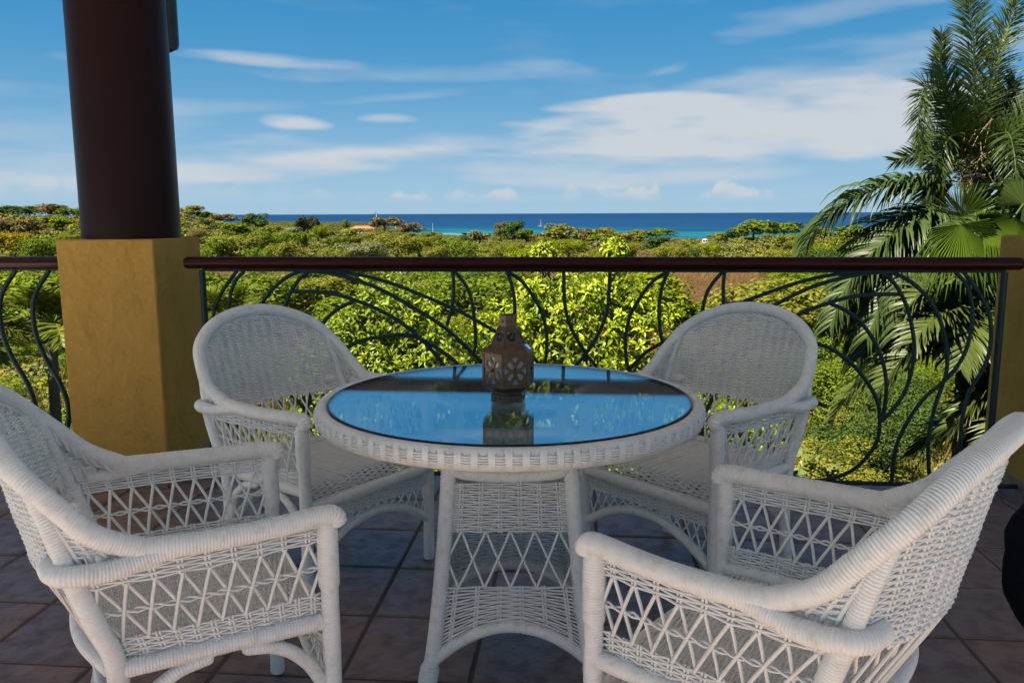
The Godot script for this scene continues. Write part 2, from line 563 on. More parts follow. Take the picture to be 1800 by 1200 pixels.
func make_chair(label: String) -> Node3D:
	var t := thing("wicker_armchair", label, "armchair", Vector3.ZERO, 0.0, "white wicker armchairs round the table")
	var W: Material = M.wicker
	var mb: MB
	for s in [-1.0, 1.0]:
		mb = MB.new()  # front leg, thicker collar at its top
		wrapped(mb, off([Vector3(0.272 * s, 0.0, 0.02), Vector3(0.272 * s, 0.3, 0.013), Vector3(0.274 * s, 0.612, 0.014)]), 0.0195)
		wrapped(mb, off([Vector3(0.2735 * s, 0.47, 0.0135), Vector3(0.274 * s, 0.604, 0.014)]), 0.0226)
		obj("front_leg", mb.commit(), W, t)
		mb = MB.new()
		wrapped(mb, off([Vector3(0.292 * s, 0.60, 0.478), Vector3(0.287 * s, 0.50, 0.446), Vector3(0.276 * s, 0.40, 0.418), Vector3(0.266 * s, 0.22, 0.425), Vector3(0.258 * s, 0.0, 0.475)]), 0.0200)
		obj("rear_leg", mb.commit(), W, t)
		mb = MB.new()
		wrapped(mb, off([Vector3(0.274 * s, 0.603, -0.008), Vector3(0.2745 * s, 0.622, -0.002), Vector3(0.276 * s, 0.628, 0.022), Vector3(0.287 * s, 0.626, 0.11), Vector3(0.296 * s, 0.626, 0.198), Vector3(0.298 * s, 0.628, 0.30), Vector3(0.293 * s, 0.632, 0.375)]), 0.0218, 0.0060, 0.0014, 12)
		obj("arm", mb.commit(), W, t)
	mb = MB.new()
	var hp: Array = []
	for i in range(2, 9):
		hp.append(HOOP[i])
	for i in range(7, 1, -1):
		hp.append(HOOP[i] * Vector3(-1, 1, 1))
	hp[0] = Vector3(0.296, 0.629, 0.352)
	hp[hp.size() - 1] = Vector3(-0.296, 0.629, 0.352)
	wrapped(mb, off(hp), 0.0210, 0.0060, 0.0014, 12)
	var braid := resample(crom(off(hp), 10), 0.01)
	var inner := PackedVector3Array()
	for p in braid:
		var q := p + Vector3(0, -0.019, -0.004) + (Vector3(0, 0.70, 0.30) - p).normalized() * 0.012
		inner.append(q)
	twist(mb, inner, 0.0042, 0.0050, 0.055)
	obj("back_hoop", mb.commit(), W, t)
	for s in [-1.0, 1.0]:
		mb = MB.new()
		wrapped(mb, off([Vector3(0.297 * s, 0.626, 0.29), Vector3(0.298 * s, 0.622, 0.325), Vector3(0.304 * s, 0.613, 0.375), Vector3(0.312 * s, 0.609, 0.415), Vector3(0.317 * s, 0.611, 0.455), Vector3(0.311 * s, 0.612, 0.488), Vector3(0.288 * s, 0.611, 0.505), Vector3(0.255 * s, 0.609, 0.512), Vector3(0.23 * s, 0.606, 0.512)]), 0.0200, 0.0060, 0.0014, 12)
		obj("shoulder_rail", mb.commit(), W, t)
	mb = MB.new()
	twist(mb, crom(off([Vector3(-0.285, 0.571, 0.468), Vector3(-0.15, 0.571, 0.530), Vector3(0, 0.571, 0.552), Vector3(0.15, 0.571, 0.530), Vector3(0.285, 0.571, 0.468)]), 8), 0.0034, 0.0042, 0.05)
	obj("back_braid", mb.commit(), W, t)
	for s in [-1.0, 1.0]:
		mb = MB.new()
		wrapped(mb, off([Vector3(0.291 * s, 0.60, 0.478), Vector3(0.281 * s, 0.70, 0.508), Vector3(0.268 * s, 0.775, 0.532)]), 0.0165, 0.0060, 0.0013, 10)
		obj("back_post", mb.commit(), W, t)
	# woven back
	mb = MB.new()
	var rows := 54
	for j in rows:
		var y := lerpf(0.574, 0.876, float(j) / (rows - 1))
		var low := y < 0.775
		var hw := (post_at(y).x - 0.006) if low else hoop_at(y).x - 0.012
		var w := 0.037 * (1.0 + (y - 0.57) * 0.25)
		var pts := PackedVector3Array()
		var nr := PackedVector3Array()
		var span: float = absf(hoop_at(maxf(y, 0.632)).y - post_at(y).y)
		var wings := 0 if not low or y < 0.632 else maxi(1, int(round(span / 0.032)))
		for k in wings:
			var wt := 1.0 - float(k) / wings
			pts.append(wing_pos(-1.0, wt * 0.93, y))
			nr.append(Vector3(-1, 0, 0.2).normalized())
		var xs: Array = [-hw]
		for k in range(-8, 9):
			if absf(k * w) < hw - 0.010:
				xs.append(k * w)
		xs.append(hw)
		for x in xs:
			var a := back_pos(x, y)
			pts.append(a)
			nr.append((back_pos(x + 0.004, y) - back_pos(x - 0.004, y)).cross(back_pos(x, y + 0.004) - a).normalized() * -1.0)
		for k in wings:
			var wt := float(k + 1) / wings
			pts.append(wing_pos(1.0, wt * 0.93, y))
			nr.append(Vector3(1, 0, 0.2).normalized())
		weave_row(mb, pts, nr, j + wings + xs.size() / 2, 0.0034, 0.0027)
	for k in range(-8, 9):
		for s in [-0.0042, 0.0042]:
			var p := PackedVector3Array()
			for i in 12:
				var y := lerpf(0.56, 0.888, i / 11.0)
				var x := k * 0.037 * (1.0 + (y - 0.57) * 0.25)
				if absf(x) < (post_at(y).x if y < 0.775 else hoop_at(y).x) - 0.004:
					p.append(back_pos(x + s, y))
			if p.size() > 2:
				strand(mb, p, 0.0038)
	for s in [-1.0, 1.0]:
		for wt in [0.25, 0.5, 0.75]:
			var p := PackedVector3Array()
			for i in 6:
				p.append(wing_pos(s, wt, lerpf(0.605, lerpf(0.75, 0.65, wt), i / 5.0)))
			strand(mb, p, 0.0046)
	obj("woven_back", mb.commit(), W, t)
	mb = MB.new()
	lattice(mb, back_lat, 0.0, 1.0, 0.0, 1.0, 11, 0.13, 0.0034, false)
	obj("back_lattice", mb.commit(), W, t)
	# sides
	for s in [-1.0, 1.0]:
		var sp := side_pos(s)
		mb = MB.new()
		weave(mb, sp, 0.0, 1.0, 0.570, 0.607, 9, 6, 0.0032, 0.0026, 0.0036)
		weave(mb, sp, 0.0, 1.0, 0.413, 0.458, 12, 7, 0.0032, 0.0026, 0.0036)
		obj("woven_side", mb.commit(), W, t)
		mb = MB.new()
		lattice(mb, sp, 0.0, 1.0, 0.454, 0.573, 9, 0.113, 0.0037)
		obj("arm_lattice", mb.commit(), W, t)
		mb = MB.new()
		wrapped(mb, off([Vector3(0.268 * s, 0.398, 0.02), Vector3(0.272 * s, 0.399, 0.2), Vector3(0.274 * s, 0.398, 0.415)]), 0.0185)
		obj("seat_rail", mb.commit(), W, t)
		mb = MB.new()
		wrapped(mb, off([Vector3(0.270 * s, 0.235, 0.022), Vector3(0.270 * s, 0.312, 0.062), Vector3(0.270 * s, 0.362, 0.118), Vector3(0.270 * s, 0.380, 0.19)]), 0.0150, 0.0060, 0.0012, 8)
		wrapped(mb, off([Vector3(0.265 * s, 0.22, 0.42), Vector3(0.268 * s, 0.312, 0.38), Vector3(0.270 * s, 0.362, 0.32), Vector3(0.270 * s, 0.380, 0.25)]), 0.0150, 0.0060, 0.0012, 8)
		obj("side_brace", mb.commit(), W, t)
	# seat
	mb = MB.new()
	weave(mb, seat_pos, 0.0, 1.0, 0.0, 1.0, 19, 78, 0.0034, 0.0029, 0.0030)
	obj("woven_seat", mb.commit(), W, t)
	mb = MB.new()
	wrapped(mb, off([Vector3(-0.268, 0.345, 0.012), Vector3(0, 0.348, 0.004), Vector3(0.268, 0.345, 0.012)]), 0.0195)
	obj("front_rail", mb.commit(), W, t)
	mb = MB.new()
	wrapped(mb, off([Vector3(-0.262, 0.395, 0.425), Vector3(-0.13, 0.397, 0.468), Vector3(0, 0.398, 0.478), Vector3(0.13, 0.397, 0.468), Vector3(0.262, 0.395, 0.425)]), 0.0170)
	obj("rear_rail", mb.commit(), W, t)
	# front apron
	mb = MB.new()
	weave(mb, apron_pos, 0.0, 1.0, 0.284, 0.330, 14, 8, 0.0030, 0.0025, 0.0032)
	obj("woven_apron", mb.commit(), W, t)
	mb = MB.new()
	lattice(mb, apron_lat, 0.0, 1.0, 0.0, 1.0, 13, 0.07, 0.0028, false)
	obj("apron_lattice", mb.commit(), W, t)
	mb = MB.new()
	var ar: Array = []
	for k in 13:
		var x := lerpf(-0.262, 0.262, k / 12.0)
		ar.append(Vector3(x, arch_y(x) if absf(x) < 0.25 else arch_y(0.25 * signf(x)) - 0.006, 0.014))
	wrapped(mb, off(ar), 0.0165)
	obj("apron_arch", mb.commit(), W, t)
	mb = MB.new()
	wrapped(mb, off([Vector3(-0.263, 0.20, 0.43), Vector3(-0.16, 0.262, 0.44), Vector3(0, 0.285, 0.445), Vector3(0.16, 0.262, 0.44), Vector3(0.263, 0.20, 0.43)]), 0.0150, 0.0060, 0.0012, 8)
	obj("rear_arch", mb.commit(), W, t)
	for o in t.get_children():
		if String(o.name).contains("lattice"):
			o.set_meta("kind", "stuff")
	return t

# ---------------------------------------------------------------- wicker table
const TABLE_AT := Vector3(-0.197, 0.0, -2.176)

func leg_half(y: float) -> float:
	return table([[0.0, 0.222], [0.05, 0.215], [0.12, 0.200], [0.3, 0.178], [0.55, 0.158], [0.72, 0.152]], y)

func table_face(k: int) -> Callable:
	var b := Basis(Vector3.UP, k * PI * 0.5)
	return func(u: float, y: float) -> Vector3:
		var h := leg_half(y)
		return b * Vector3((u - 0.5) * 2.0 * (h - 0.012), y, h)

func table_arch(x: float) -> float:
	return 0.100 + 0.088 * (1.0 - pow(absf(x) / 0.2, 2.0))

func table_low(k: int) -> Callable:
	var b := Basis(Vector3.UP, k * PI * 0.5)
	return func(u: float, v: float) -> Vector3:
		var x := (u - 0.5) * 2.0 * 0.188
		var y := lerpf(table_arch(x) + 0.014, 0.292, v)
		var h := leg_half(y)
		return b * Vector3(x * (h - 0.01) / 0.188 * lerpf(1.0, 0.985, v), y, h)

func make_table() -> void:
	var t := thing("wicker_table", "round white wicker table with a glass top and four splayed legs", "table", TABLE_AT, deg_to_rad(5.0))
	var W: Material = M.wicker
	var mb: MB
	for sx in [-1.0, 1.0]:
		for sz in [-1.0, 1.0]:
			mb = MB.new()
			var p: Array = []
			for y in [0.0, 0.05, 0.12, 0.3, 0.55, 0.70]:
				p.append(Vector3(leg_half(y) * sx, y, leg_half(y) * sz))
			wrapped(mb, pv(p), 0.0205, 0.0056, 0.0013)
			var leg := obj("leg", mb.commit(), W, t)
			mb = MB.new()
			wrapped(mb, pv([Vector3(leg_half(0.0) * sx, 0.0, leg_half(0.0) * sz), Vector3(leg_half(0.095) * sx, 0.095, leg_half(0.095) * sz)]), 0.0252, 0.0075, 0.0022, 12, false)
			obj("foot_binding", mb.commit(), W, leg)
	for k in 4:
		var f := table_face(k)
		var b := Basis(Vector3.UP, k * PI * 0.5)
		mb = MB.new()
		weave(mb, f, 0.0, 1.0, 0.432, 0.560, 6, 20, 0.0032, 0.0027, 0.0040)
		obj("woven_panel", mb.commit(), W, t)
		mb = MB.new()
		lattice(mb, f, 0.0, 1.0, 0.288, 0.436, 5, 0.20, 0.0034, false)
		obj("lattice_panel", mb.commit(), W, t).set_meta("kind", "stuff")
		mb = MB.new()
		weave(mb, table_low(k), 0.0, 1.0, 0.0, 1.0, 6, 16, 0.0032, 0.0027, 0.0040)
		obj("woven_skirt", mb.commit(), W, t)
		mb = MB.new()
		var q: Array = []
		for i in 13:
			var x := lerpf(-0.200, 0.200, i / 12.0)
			var y := table_arch(x)
			q.append(b * Vector3(x, y, leg_half(y)))
		wrapped(mb, pv(q), 0.0165, 0.0056, 0.0013)
		obj("arch_rail", mb.commit(), W, t)
		mb = MB.new()
		wrapped(mb, pv([b * Vector3(-0.145, 0.612, 0.157), b * Vector3(-0.12, 0.590, 0.162), b * Vector3(0, 0.580, 0.163), b * Vector3(0.12, 0.590, 0.162), b * Vector3(0.145, 0.612, 0.157)]), 0.0190, 0.0056, 0.0013)
		obj("top_rail", mb.commit(), W, t)
		mb = MB.new()
		wrapped(mb, pv([b * Vector3(0.152, 0.690, 0.152), b * Vector3(0.25, 0.700, 0.25), b * Vector3(0.338, 0.706, 0.338)]), 0.0130, 0.0055, 0.0010, 8)
		wrapped(mb, pv([b * Vector3(-0.152, 0.688, 0.153), b * Vector3(0.0, 0.690, 0.154), b * Vector3(0.152, 0.688, 0.153)]), 0.0130, 0.0055, 0.0010, 8)
		obj("support_rail", mb.commit(), W, t)
	# rim: wound with cane, with small woven blocks let into its outer face
	mb = MB.new()
	var wraps := 88 * 9
	var per := 3
	var prof := 16
	var first := 0
	for i in wraps * per:
		var ang := TAU * i / (wraps * per)
		var in_block := (i / per) % 9
		var edge := in_block == 2 or in_block == 6
		var mid := in_block >= 3 and in_block <= 5
		var out := Vector3(sin(ang), 0, cos(ang))
		var bump := [-0.0011, 0.0, -0.0003][i % per] as float
		for s in prof:
			var a := TAU * s / prof
			var cx := signf(cos(a)) * pow(absf(cos(a)), 0.75)
			var cy := signf(sin(a)) * pow(absf(sin(a)), 0.75)
			var nn := (out * cx + Vector3.UP * cy).normalized()
			var dd := bump
			if absf(a) < 0.62 or absf(a - TAU) < 0.62:
				if edge: dd -= 0.0065
				elif mid: dd -= 0.0035
			var tw := [-0.5, 0.1, 0.45][i % per] as float
			var p := out * (0.4955 + cx * 0.0180) + Vector3.UP * (0.723 + cy * 0.0265) + nn * dd
			mb.vert(p, (nn + Vector3(cos(ang), 0, -sin(ang)) * tw * 0.8).normalized())
	var tot := wraps * per
	for i in tot:
		for s in prof:
			var a := i * prof + s
			var b := i * prof + (s + 1) % prof
			var a2 := ((i + 1) % tot) * prof + s
			var b2 := ((i + 1) % tot) * prof + (s + 1) % prof
			mb.t3(a, a2, b)
			mb.t3(b, a2, b2)
	var rim := obj("table_rim", mb.commit(), W, t)
	mb = MB.new()
	for k in 88:
		var a0 := TAU * (k * 9 + 4.5) / wraps
		for y in [-0.0085, -0.0028, 0.0028, 0.0085]:
			var p := PackedVector3Array()
			for j in 5:
				var a: float = a0 + (j - 2) / 2.0 * TAU / wraps * 2.7
				var r := 0.5125 + 0.0012 - 0.0048 * pow(absf(j - 2) / 2.0, 2.0)
				p.append(Vector3(sin(a) * r, 0.723 + y, cos(a) * r))
			mb.tube(p, fl(0.0026), 5)
	obj("rim_weave", mb.commit(), W, rim)
	# glass
	mb = MB.new()
	var seg := 128
	for lev in [0.7415, 0.7495]:
		var ctr := mb.vert(Vector3(0, lev, 0), Vector3.UP if lev > 0.745 else Vector3.DOWN)
		for i in seg:
			var a := TAU * i / seg
			mb.vert(Vector3(sin(a) * 0.479, lev, cos(a) * 0.479), Vector3.UP if lev > 0.745 else Vector3.DOWN)
		for i in seg:
			mb.t3(ctr, ctr + 1 + i, ctr + 1 + (i + 1) % seg)
	var glass := obj("glass_top", mb.commit(), M.glass, t)
	mb = MB.new()
	var mc := mb.vert(Vector3(0, 0.7455, 0), Vector3.UP)
	for i in seg:
		var a := TAU * i / seg
		mb.vert(Vector3(sin(a) * 0.4785, 0.7455, cos(a) * 0.4785), Vector3.UP)
	for i in seg:
		mb.t3(mc, mc + 1 + i, mc + 1 + (i + 1) % seg)
	obj("reflective_film", mb.commit(), M.film, glass)
	mb = MB.new()
	for i in seg:
		var a := TAU * i / seg
		var a2 := TAU * (i + 1) / seg
		var o1 := Vector3(sin(a), 0, cos(a)) * 0.4792
		var o2 := Vector3(sin(a2), 0, cos(a2)) * 0.4792
		mb.quad(o1 + Vector3.UP * 0.7405, o2 + Vector3.UP * 0.7405, o2 + Vector3.UP * 0.7503, o1 + Vector3.UP * 0.7503, o1)
		mb.quad(o1 + Vector3.UP * 0.7503, o2 + Vector3.UP * 0.7503, o2 * 0.994 + Vector3.UP * 0.7503, o1 * 0.994 + Vector3.UP * 0.7503, Vector3.UP)
	obj("glass_edge", mb.commit(), M.glass_edge, glass)

# ---------------------------------------------------------------- pierced metal lantern
func plate(mb: MB, polys: Array, th: float, tr: Transform3D) -> void:
	for poly: PackedVector2Array in polys:
		if Geometry2D.is_polygon_clockwise(poly):
			poly.reverse()
		var ids := Geometry2D.triangulate_polygon(poly)
		for k in range(0, ids.size(), 3):
			for z in [0.0, -th]:
				var nn := tr.basis * Vector3(0, 0, 1 if z == 0.0 else -1)
				var s := mb.v.size()
				for e in 3:
					var q := poly[ids[k + e]]
					mb.vert(tr * Vector3(q.x, q.y, z), nn.normalized())
				mb.t3(s, s + 1, s + 2)
		for k in poly.size():
			var a := poly[k]
			var b := poly[(k + 1) % poly.size()]
			var o := Vector3(b.y - a.y, a.x - b.x, 0)
			mb.quad(tr * Vector3(a.x, a.y, 0), tr * Vector3(b.x, b.y, 0), tr * Vector3(b.x, b.y, -th), tr * Vector3(a.x, a.y, -th), tr.basis * o)

func pierced(w0: float, w1: float, h: float, petals: int, rad: float, scale_y: float) -> Array:  # a trapezoid plate cut through with a flower
	var holes: Array = []
	for k in petals:
		var a := TAU * (k + 0.5) / petals
		var d := Vector2(cos(a), sin(a) * scale_y)
		var sd := Vector2(-sin(a), cos(a) * scale_y)
		var p := PackedVector2Array()
		for j in 12:
			var t := TAU * j / 12
			p.append(d * (rad * 0.60 + cos(t) * rad * 0.36) + sd * sin(t) * rad * 0.19 * (1.0 + 0.35 * cos(t)))
		holes.append(p)
		var e := Vector2(cos(TAU * k / petals), sin(TAU * k / petals) * scale_y)
		var es := Vector2(-e.y / scale_y, e.x * scale_y)
		holes.append(PackedVector2Array([e * rad * 0.62, e * rad * 1.02 + es * rad * 0.30, e * rad * 1.08, e * rad * 1.02 - es * rad * 0.30]))
	var cuts: Array = [-w0]
	for p: PackedVector2Array in holes:
		var c := Vector2.ZERO
		for q in p:
			c += q / p.size()
		cuts.append(c.x)
	cuts.append(w0)
	cuts.sort()
	var out: Array = []
	for i in cuts.size() - 1:
		var x0: float = cuts[i]
		var x1: float = cuts[i + 1]
		if x1 - x0 < 0.0004:
			continue
		var strip: Array = Geometry2D.intersect_polygons(PackedVector2Array([Vector2(x0, -h), Vector2(x1, -h), Vector2(x1, h), Vector2(x0, h)]), PackedVector2Array([Vector2(-w0, -h / 2), Vector2(w0, -h / 2), Vector2(w1, h / 2), Vector2(-w1, h / 2)]))
		for hole in holes:
			var next: Array = []
			for s in strip:
				next.append_array(Geometry2D.clip_polygons(s, hole))
			strip = next
		for s in strip:
			if s.size() >= 3 and not Geometry2D.triangulate_polygon(s).is_empty():
				out.append(s)
	return out

func hex_ring(mb: MB, r0: float, y0: float, r1: float, y1: float) -> void:
	for k in 6:
		var a := TAU * k / 6
		var b := TAU * (k + 1) / 6
		var p := Vector3(sin(a), 0, cos(a))
		var q := Vector3(sin(b), 0, cos(b))
		mb.quad(p * r0 + Vector3.UP * y0, q * r0 + Vector3.UP * y0, q * r1 + Vector3.UP * y1, p * r1 + Vector3.UP * y1, (p + q) * 0.5 + Vector3.UP * (0.6 if y1 > y0 and r1 < r0 else -0.6 if r1 > r0 else 0.0) + Vector3.UP * (1.0 if absf(y1 - y0) < 1e-4 else 0.0))

func make_lantern() -> void:
	var t := thing("metal_lantern", "small dark brown pierced metal lantern on the glass table top", "lantern", Vector3(-0.196, 0.7505, -2.125), deg_to_rad(-7.0))
	var B: Material = M.bronze
	var mb := MB.new()
	hex_ring(mb, 0.0475, 0.0, 0.0475, 0.019)
	hex_ring(mb, 0.0475, 0.019, 0.0440, 0.021)
	hex_ring(mb, 0.0440, 0.021, 0.0440, 0.026)
	hex_ring(mb, 0.0440, 0.026, 0.0690, 0.040)
	var bot := obj("base", mb.commit(), B, t)
	mb = MB.new()
	for k in 6:
		var a := TAU * (k + 0.5) / 6
		for s in [-0.008, 0.008]:
			var b := Basis(Vector3.UP, a)
			mb.tube(pv([b * Vector3(s, 0.010, 0.0405), b * Vector3(s, 0.010, 0.0428)]), fl(0.0026), 8)
	obj("rivet", mb.commit(), B, bot)
	var cosa := cos(PI / 6)
	for k in 6:
		var a := TAU * (k + 0.5) / 6
		var b := Basis(Vector3.UP, a)
		mb = MB.new()
		plate(mb, pierced(0.0325, 0.0325, 0.090, 4, 0.0285, 1.15), 0.0012, Transform3D(b, b * Vector3(0, 0.087, 0.0690 * cosa)))
		for e in [[-0.0315, 0], [0.0315, 0], [0, -0.0435], [0, 0.0435]]:
			var sz := Vector3(0.0035, 0.090, 0.003) if e[1] == 0 else Vector3(0.0600, 0.0035, 0.003)
			mb.box(b * Vector3(e[0], 0.087 + e[1], 0.0690 * cosa + 0.0008), sz, b, 0.0008)
		mb.tube(pv([b * Vector3(0, 0.087, 0.0600), b * Vector3(0, 0.087, 0.0690 * cosa + 0.003)]), fl(0.0045), 10)
		var pn := obj("side_panel", mb.commit(), B, t)
		mb = MB.new()
		mb.box(b * Vector3(0, 0.087, 0.0690 * cosa - 0.0042), Vector3(0.060, 0.084, 0.0016), b)
		obj("pane", mb.commit(), M.lantern_glass, pn)
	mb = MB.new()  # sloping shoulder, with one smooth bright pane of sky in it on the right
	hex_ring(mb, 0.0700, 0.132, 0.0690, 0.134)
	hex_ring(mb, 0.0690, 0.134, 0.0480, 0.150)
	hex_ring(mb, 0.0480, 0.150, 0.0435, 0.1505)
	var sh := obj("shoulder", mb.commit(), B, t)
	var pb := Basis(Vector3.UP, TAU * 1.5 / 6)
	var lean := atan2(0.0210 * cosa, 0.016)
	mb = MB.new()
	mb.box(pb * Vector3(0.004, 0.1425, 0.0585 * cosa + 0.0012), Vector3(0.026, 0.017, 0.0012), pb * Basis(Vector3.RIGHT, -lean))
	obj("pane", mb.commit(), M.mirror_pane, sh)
	for k in 6:
		var a := TAU * k / 6
		var d := Vector3(sin(a), 0, cos(a))
		mb = MB.new()
		mb.tube(pv([d * 0.0690 + Vector3.UP * 0.041, d * 0.0690 + Vector3.UP * 0.133, d * 0.0478 + Vector3.UP * 0.1505, d * 0.0440 + Vector3.UP * 0.1515, d * 0.0275 + Vector3.UP * 0.194]), fl(0.0017), 6)
		obj("corner_strip", mb.commit(), B, t)
	for k in 6:
		var a := TAU * (k + 0.5) / 6
		var b := Basis(Vector3.UP, a)
		var tilt := atan2((0.0435 - 0.0270) * cosa, 0.044)
		mb = MB.new()
		plate(mb, pierced(0.0215, 0.0130, 0.047, 6, 0.0118, 1.1), 0.001, Transform3D(b * Basis(Vector3.RIGHT, -tilt), b * Vector3(0, 0.1722, 0.0353 * cosa)))
		obj("cap_panel", mb.commit(), B, t)
	mb = MB.new()
	hex_ring(mb, 0.0285, 0.193, 0.0270, 0.196)
	hex_ring(mb, 0.0270, 0.196, 0.0240, 0.197)
	hex_ring(mb, 0.0240, 0.197, 0.0240, 0.226)
	hex_ring(mb, 0.0225, 0.226, 0.0225, 0.197)
	hex_ring(mb, 0.0240, 0.226, 0.0225, 0.226)
	for k in 6:
		var b := Basis(Vector3.UP, TAU * (k + 0.5) / 6)
		mb.tube(pv([b * Vector3(0, 0.211, 0.0195), b * Vector3(0, 0.211, 0.0222)]), fl(0.0028), 8)
	obj("chimney", mb.commit(), B, t)

# ---------------------------------------------------------------- terrace
func make_terrace() -> void:
	var fl_ := Node3D.new()
	fl_.name = "terrace_floor"
	add_child(fl_)
	setting(fl_, "terrace floor of square purplish brown stone tiles")
	var mb := MB.new()
	mb.box(Vector3(0, -0.107, 1.1), Vector3(15.0, 0.20, 9.7))
	obj("grout_bed", mb.commit(), M.grout, fl_)
	# square tiles in three shapes, each laid as a piece of its own
	var size := 0.352
	var shapes: Array = []
	for k in 4:
		var b := MB.new()
		var r := RandomNumberGenerator.new()
		r.seed = 40 + k
		var hh := size / 2 - 0.0065
		var nseg := 5
		# gently uneven top with a rounded edge
		var idx := {}
		for i in nseg + 3:
			for j in nseg + 3:
				var fx := clampf((i - 1.0) / nseg, 0.0, 1.0)
				var fz := clampf((j - 1.0) / nseg, 0.0, 1.0)
				var rim_ := i == 0 or j == 0 or i == nseg + 2 or j == nseg + 2
				var x := lerpf(-hh + 0.005, hh - 0.005, fx)
				var z := lerpf(-hh + 0.005, hh - 0.005, fz)
				if i == 0: x = -hh
				if i == nseg + 2: x = hh
				if j == 0: z = -hh
				if j == nseg + 2: z = hh
				if rim_:
					x += r.randf_range(-0.0008, 0.0008)
					z += r.randf_range(-0.0008, 0.0008)
				var y := -0.006 if rim_ else r.randf_range(-0.0005, 0.0005)
				var nn := Vector3(signf(x) if (i == 0 or i == nseg + 2) else r.randf_range(-0.012, 0.012), 0.9, signf(z) if (j == 0 or j == nseg + 2) else r.randf_range(-0.012, 0.012)).normalized()
				idx[i * 20 + j] = b.vert(Vector3(x, y, z), nn)
		for i in nseg + 2:
			for j in nseg + 2:
				b.t3(idx[i * 20 + j], idx[(i + 1) * 20 + j], idx[i * 20 + j + 1])
				b.t3(idx[(i + 1) * 20 + j], idx[(i + 1) * 20 + j + 1], idx[i * 20 + j + 1])
		shapes.append(b.commit())
	rng.seed = 5
	for i in range(-9, 9):
		for j in range(0, 14):
			var x := -0.667 * 0.972 + (i + 0.5) * size
			var z := -3.085 + (j - 1.5) * size
			if z < -3.62:
				continue
			var o := obj("tile", shapes[rng.randi() % 4], M["tile%d" % (rng.randi() % 5)], fl_)
			o.position = Vector3(x, rf(-0.0008, 0.0008), z)
			o.rotation.y = (rng.randi() % 4) * PI / 2
	# a course of edge tiles under the railing
	for i in range(-9, 9):
		var b := MB.new()
		b.box(Vector3.ZERO, Vector3(size - 0.012, 0.02, 0.118), Basis(), 0.004)
		var o := obj("edge_tile", b.commit(), M["tile%d" % (rng.randi() % 5)], fl_)
		o.position = Vector3(-0.648 + (i + 0.3) * size, -0.009, -3.690)
	mb = MB.new()  # the rest of the floor, behind the camera and to the sides
	mb.box(Vector3(0, -0.006, 3.7), Vector3(15.0, 0.012, 4.2))
	mb.box(Vector3(-5.5, -0.006, -0.95), Vector3(4.0, 0.012, 5.0))
	mb.box(Vector3(5.6, -0.006, -0.95), Vector3(3.7, 0.012, 5.0))
	obj("outer_paving", mb.commit(), M.paving, fl_)
	# the house below and the roof above, which keeps the sun off
	mb = MB.new()
	mb.box(Vector3(0, -3.3, 1.1), Vector3(14.9, 6.18, 9.5))
	var hw := obj("house_wall", mb.commit(), M.stucco)
	setting(hw, "yellow house wall below the terrace")
	mb = MB.new()
	mb.box(Vector3(-1.0, 3.37, -2.0), Vector3(8.4, 0.14, 4.6))
	for x in [-4.8, -3.4, -2.0, -0.6, 0.8, 2.2]:
		mb.box(Vector3(x, 3.235, -2.0), Vector3(0.09, 0.13, 4.5))
	var rf_ := obj("terrace_roof", mb.commit(), M.ceiling)
	setting(rf_, "roof over the terrace")
	# pillars
	for s in 2:
		var x := -2.105 if s == 0 else 2.095
		var t := thing("masonry_pillar", ["ochre plastered square pillar at left, carrying the brown column", "ochre plastered square pillar at the right end of the railing"][s], "pillar", Vector3(x, 0, -3.725), 0.0, "square ochre pillars of the railing")
		mb = MB.new()
		mb.box(Vector3(0, 0.5645, 0), Vector3(0.45, 1.129, 0.45), Basis(), 0.006)
		obj("plastered_shaft", mb.commit(), M.stucco, t)
		var hx := 0.226
		for side in 3:
			for k in 2:
				mb = MB.new()
				mb.box(Vector3.ZERO, Vector3(0.222, 0.094, 0.010), Basis(), 0.002)
				var o := obj("skirting_tile", mb.commit(), M["tile%d" % (k + side)], t)
				var a: float = [0.0, PI / 2, -PI / 2][side]
				o.rotation.y = a
				o.position = Basis(Vector3.UP, a) * Vector3((k - 0.5) * 0.226, 0.048, hx + 0.0055)
	var col := thing("round_column", "tall dark brown round column standing on the left ochre pillar", "column", Vector3(-2.095, 1.129, -3.72))
	mb = MB.new()
	mb.tube(pv([Vector3(0, 0, 0), Vector3(0, 0.6, 0), Vector3(0, 1.4, 0), Vector3(0, 2.165, 0)]), PackedFloat32Array([0.2125, 0.2115, 0.2085, 0.2065]), 64)
	obj("shaft", mb.commit(), M.column, col)
	var dp := thing("drain_pipe", "dark pipe end hanging beside the top of the brown column", "drain pipe", Vector3(-2.045, 2.02, -3.98))
	mb = MB.new()
	mb.tube(pv([Vector3(0.05, 0, 0), Vector3(0.05, 0.02, 0), Vector3(0.05, 0.5, 0), Vector3(0.05, 1.305, 0)]), PackedFloat32Array([0.046, 0.052, 0.052, 0.052]), 24)
	obj("pipe", mb.commit(), M.pipe, dp)

# ---------------------------------------------------------------- wrought iron railing
func bar(t: Node3D, called: String, a: Array, z: float, r := 0.0085) -> void:
	var p := PackedVector3Array()
	for k in range(0, a.size(), 2):
		p.append(Vector3(a[k], a[k + 1], z))
	var mb := MB.new()
	mb.tube(resample(crom(p, 8), 0.02), fl(r), 8)
	obj(called, mb.commit(), M.iron, t)

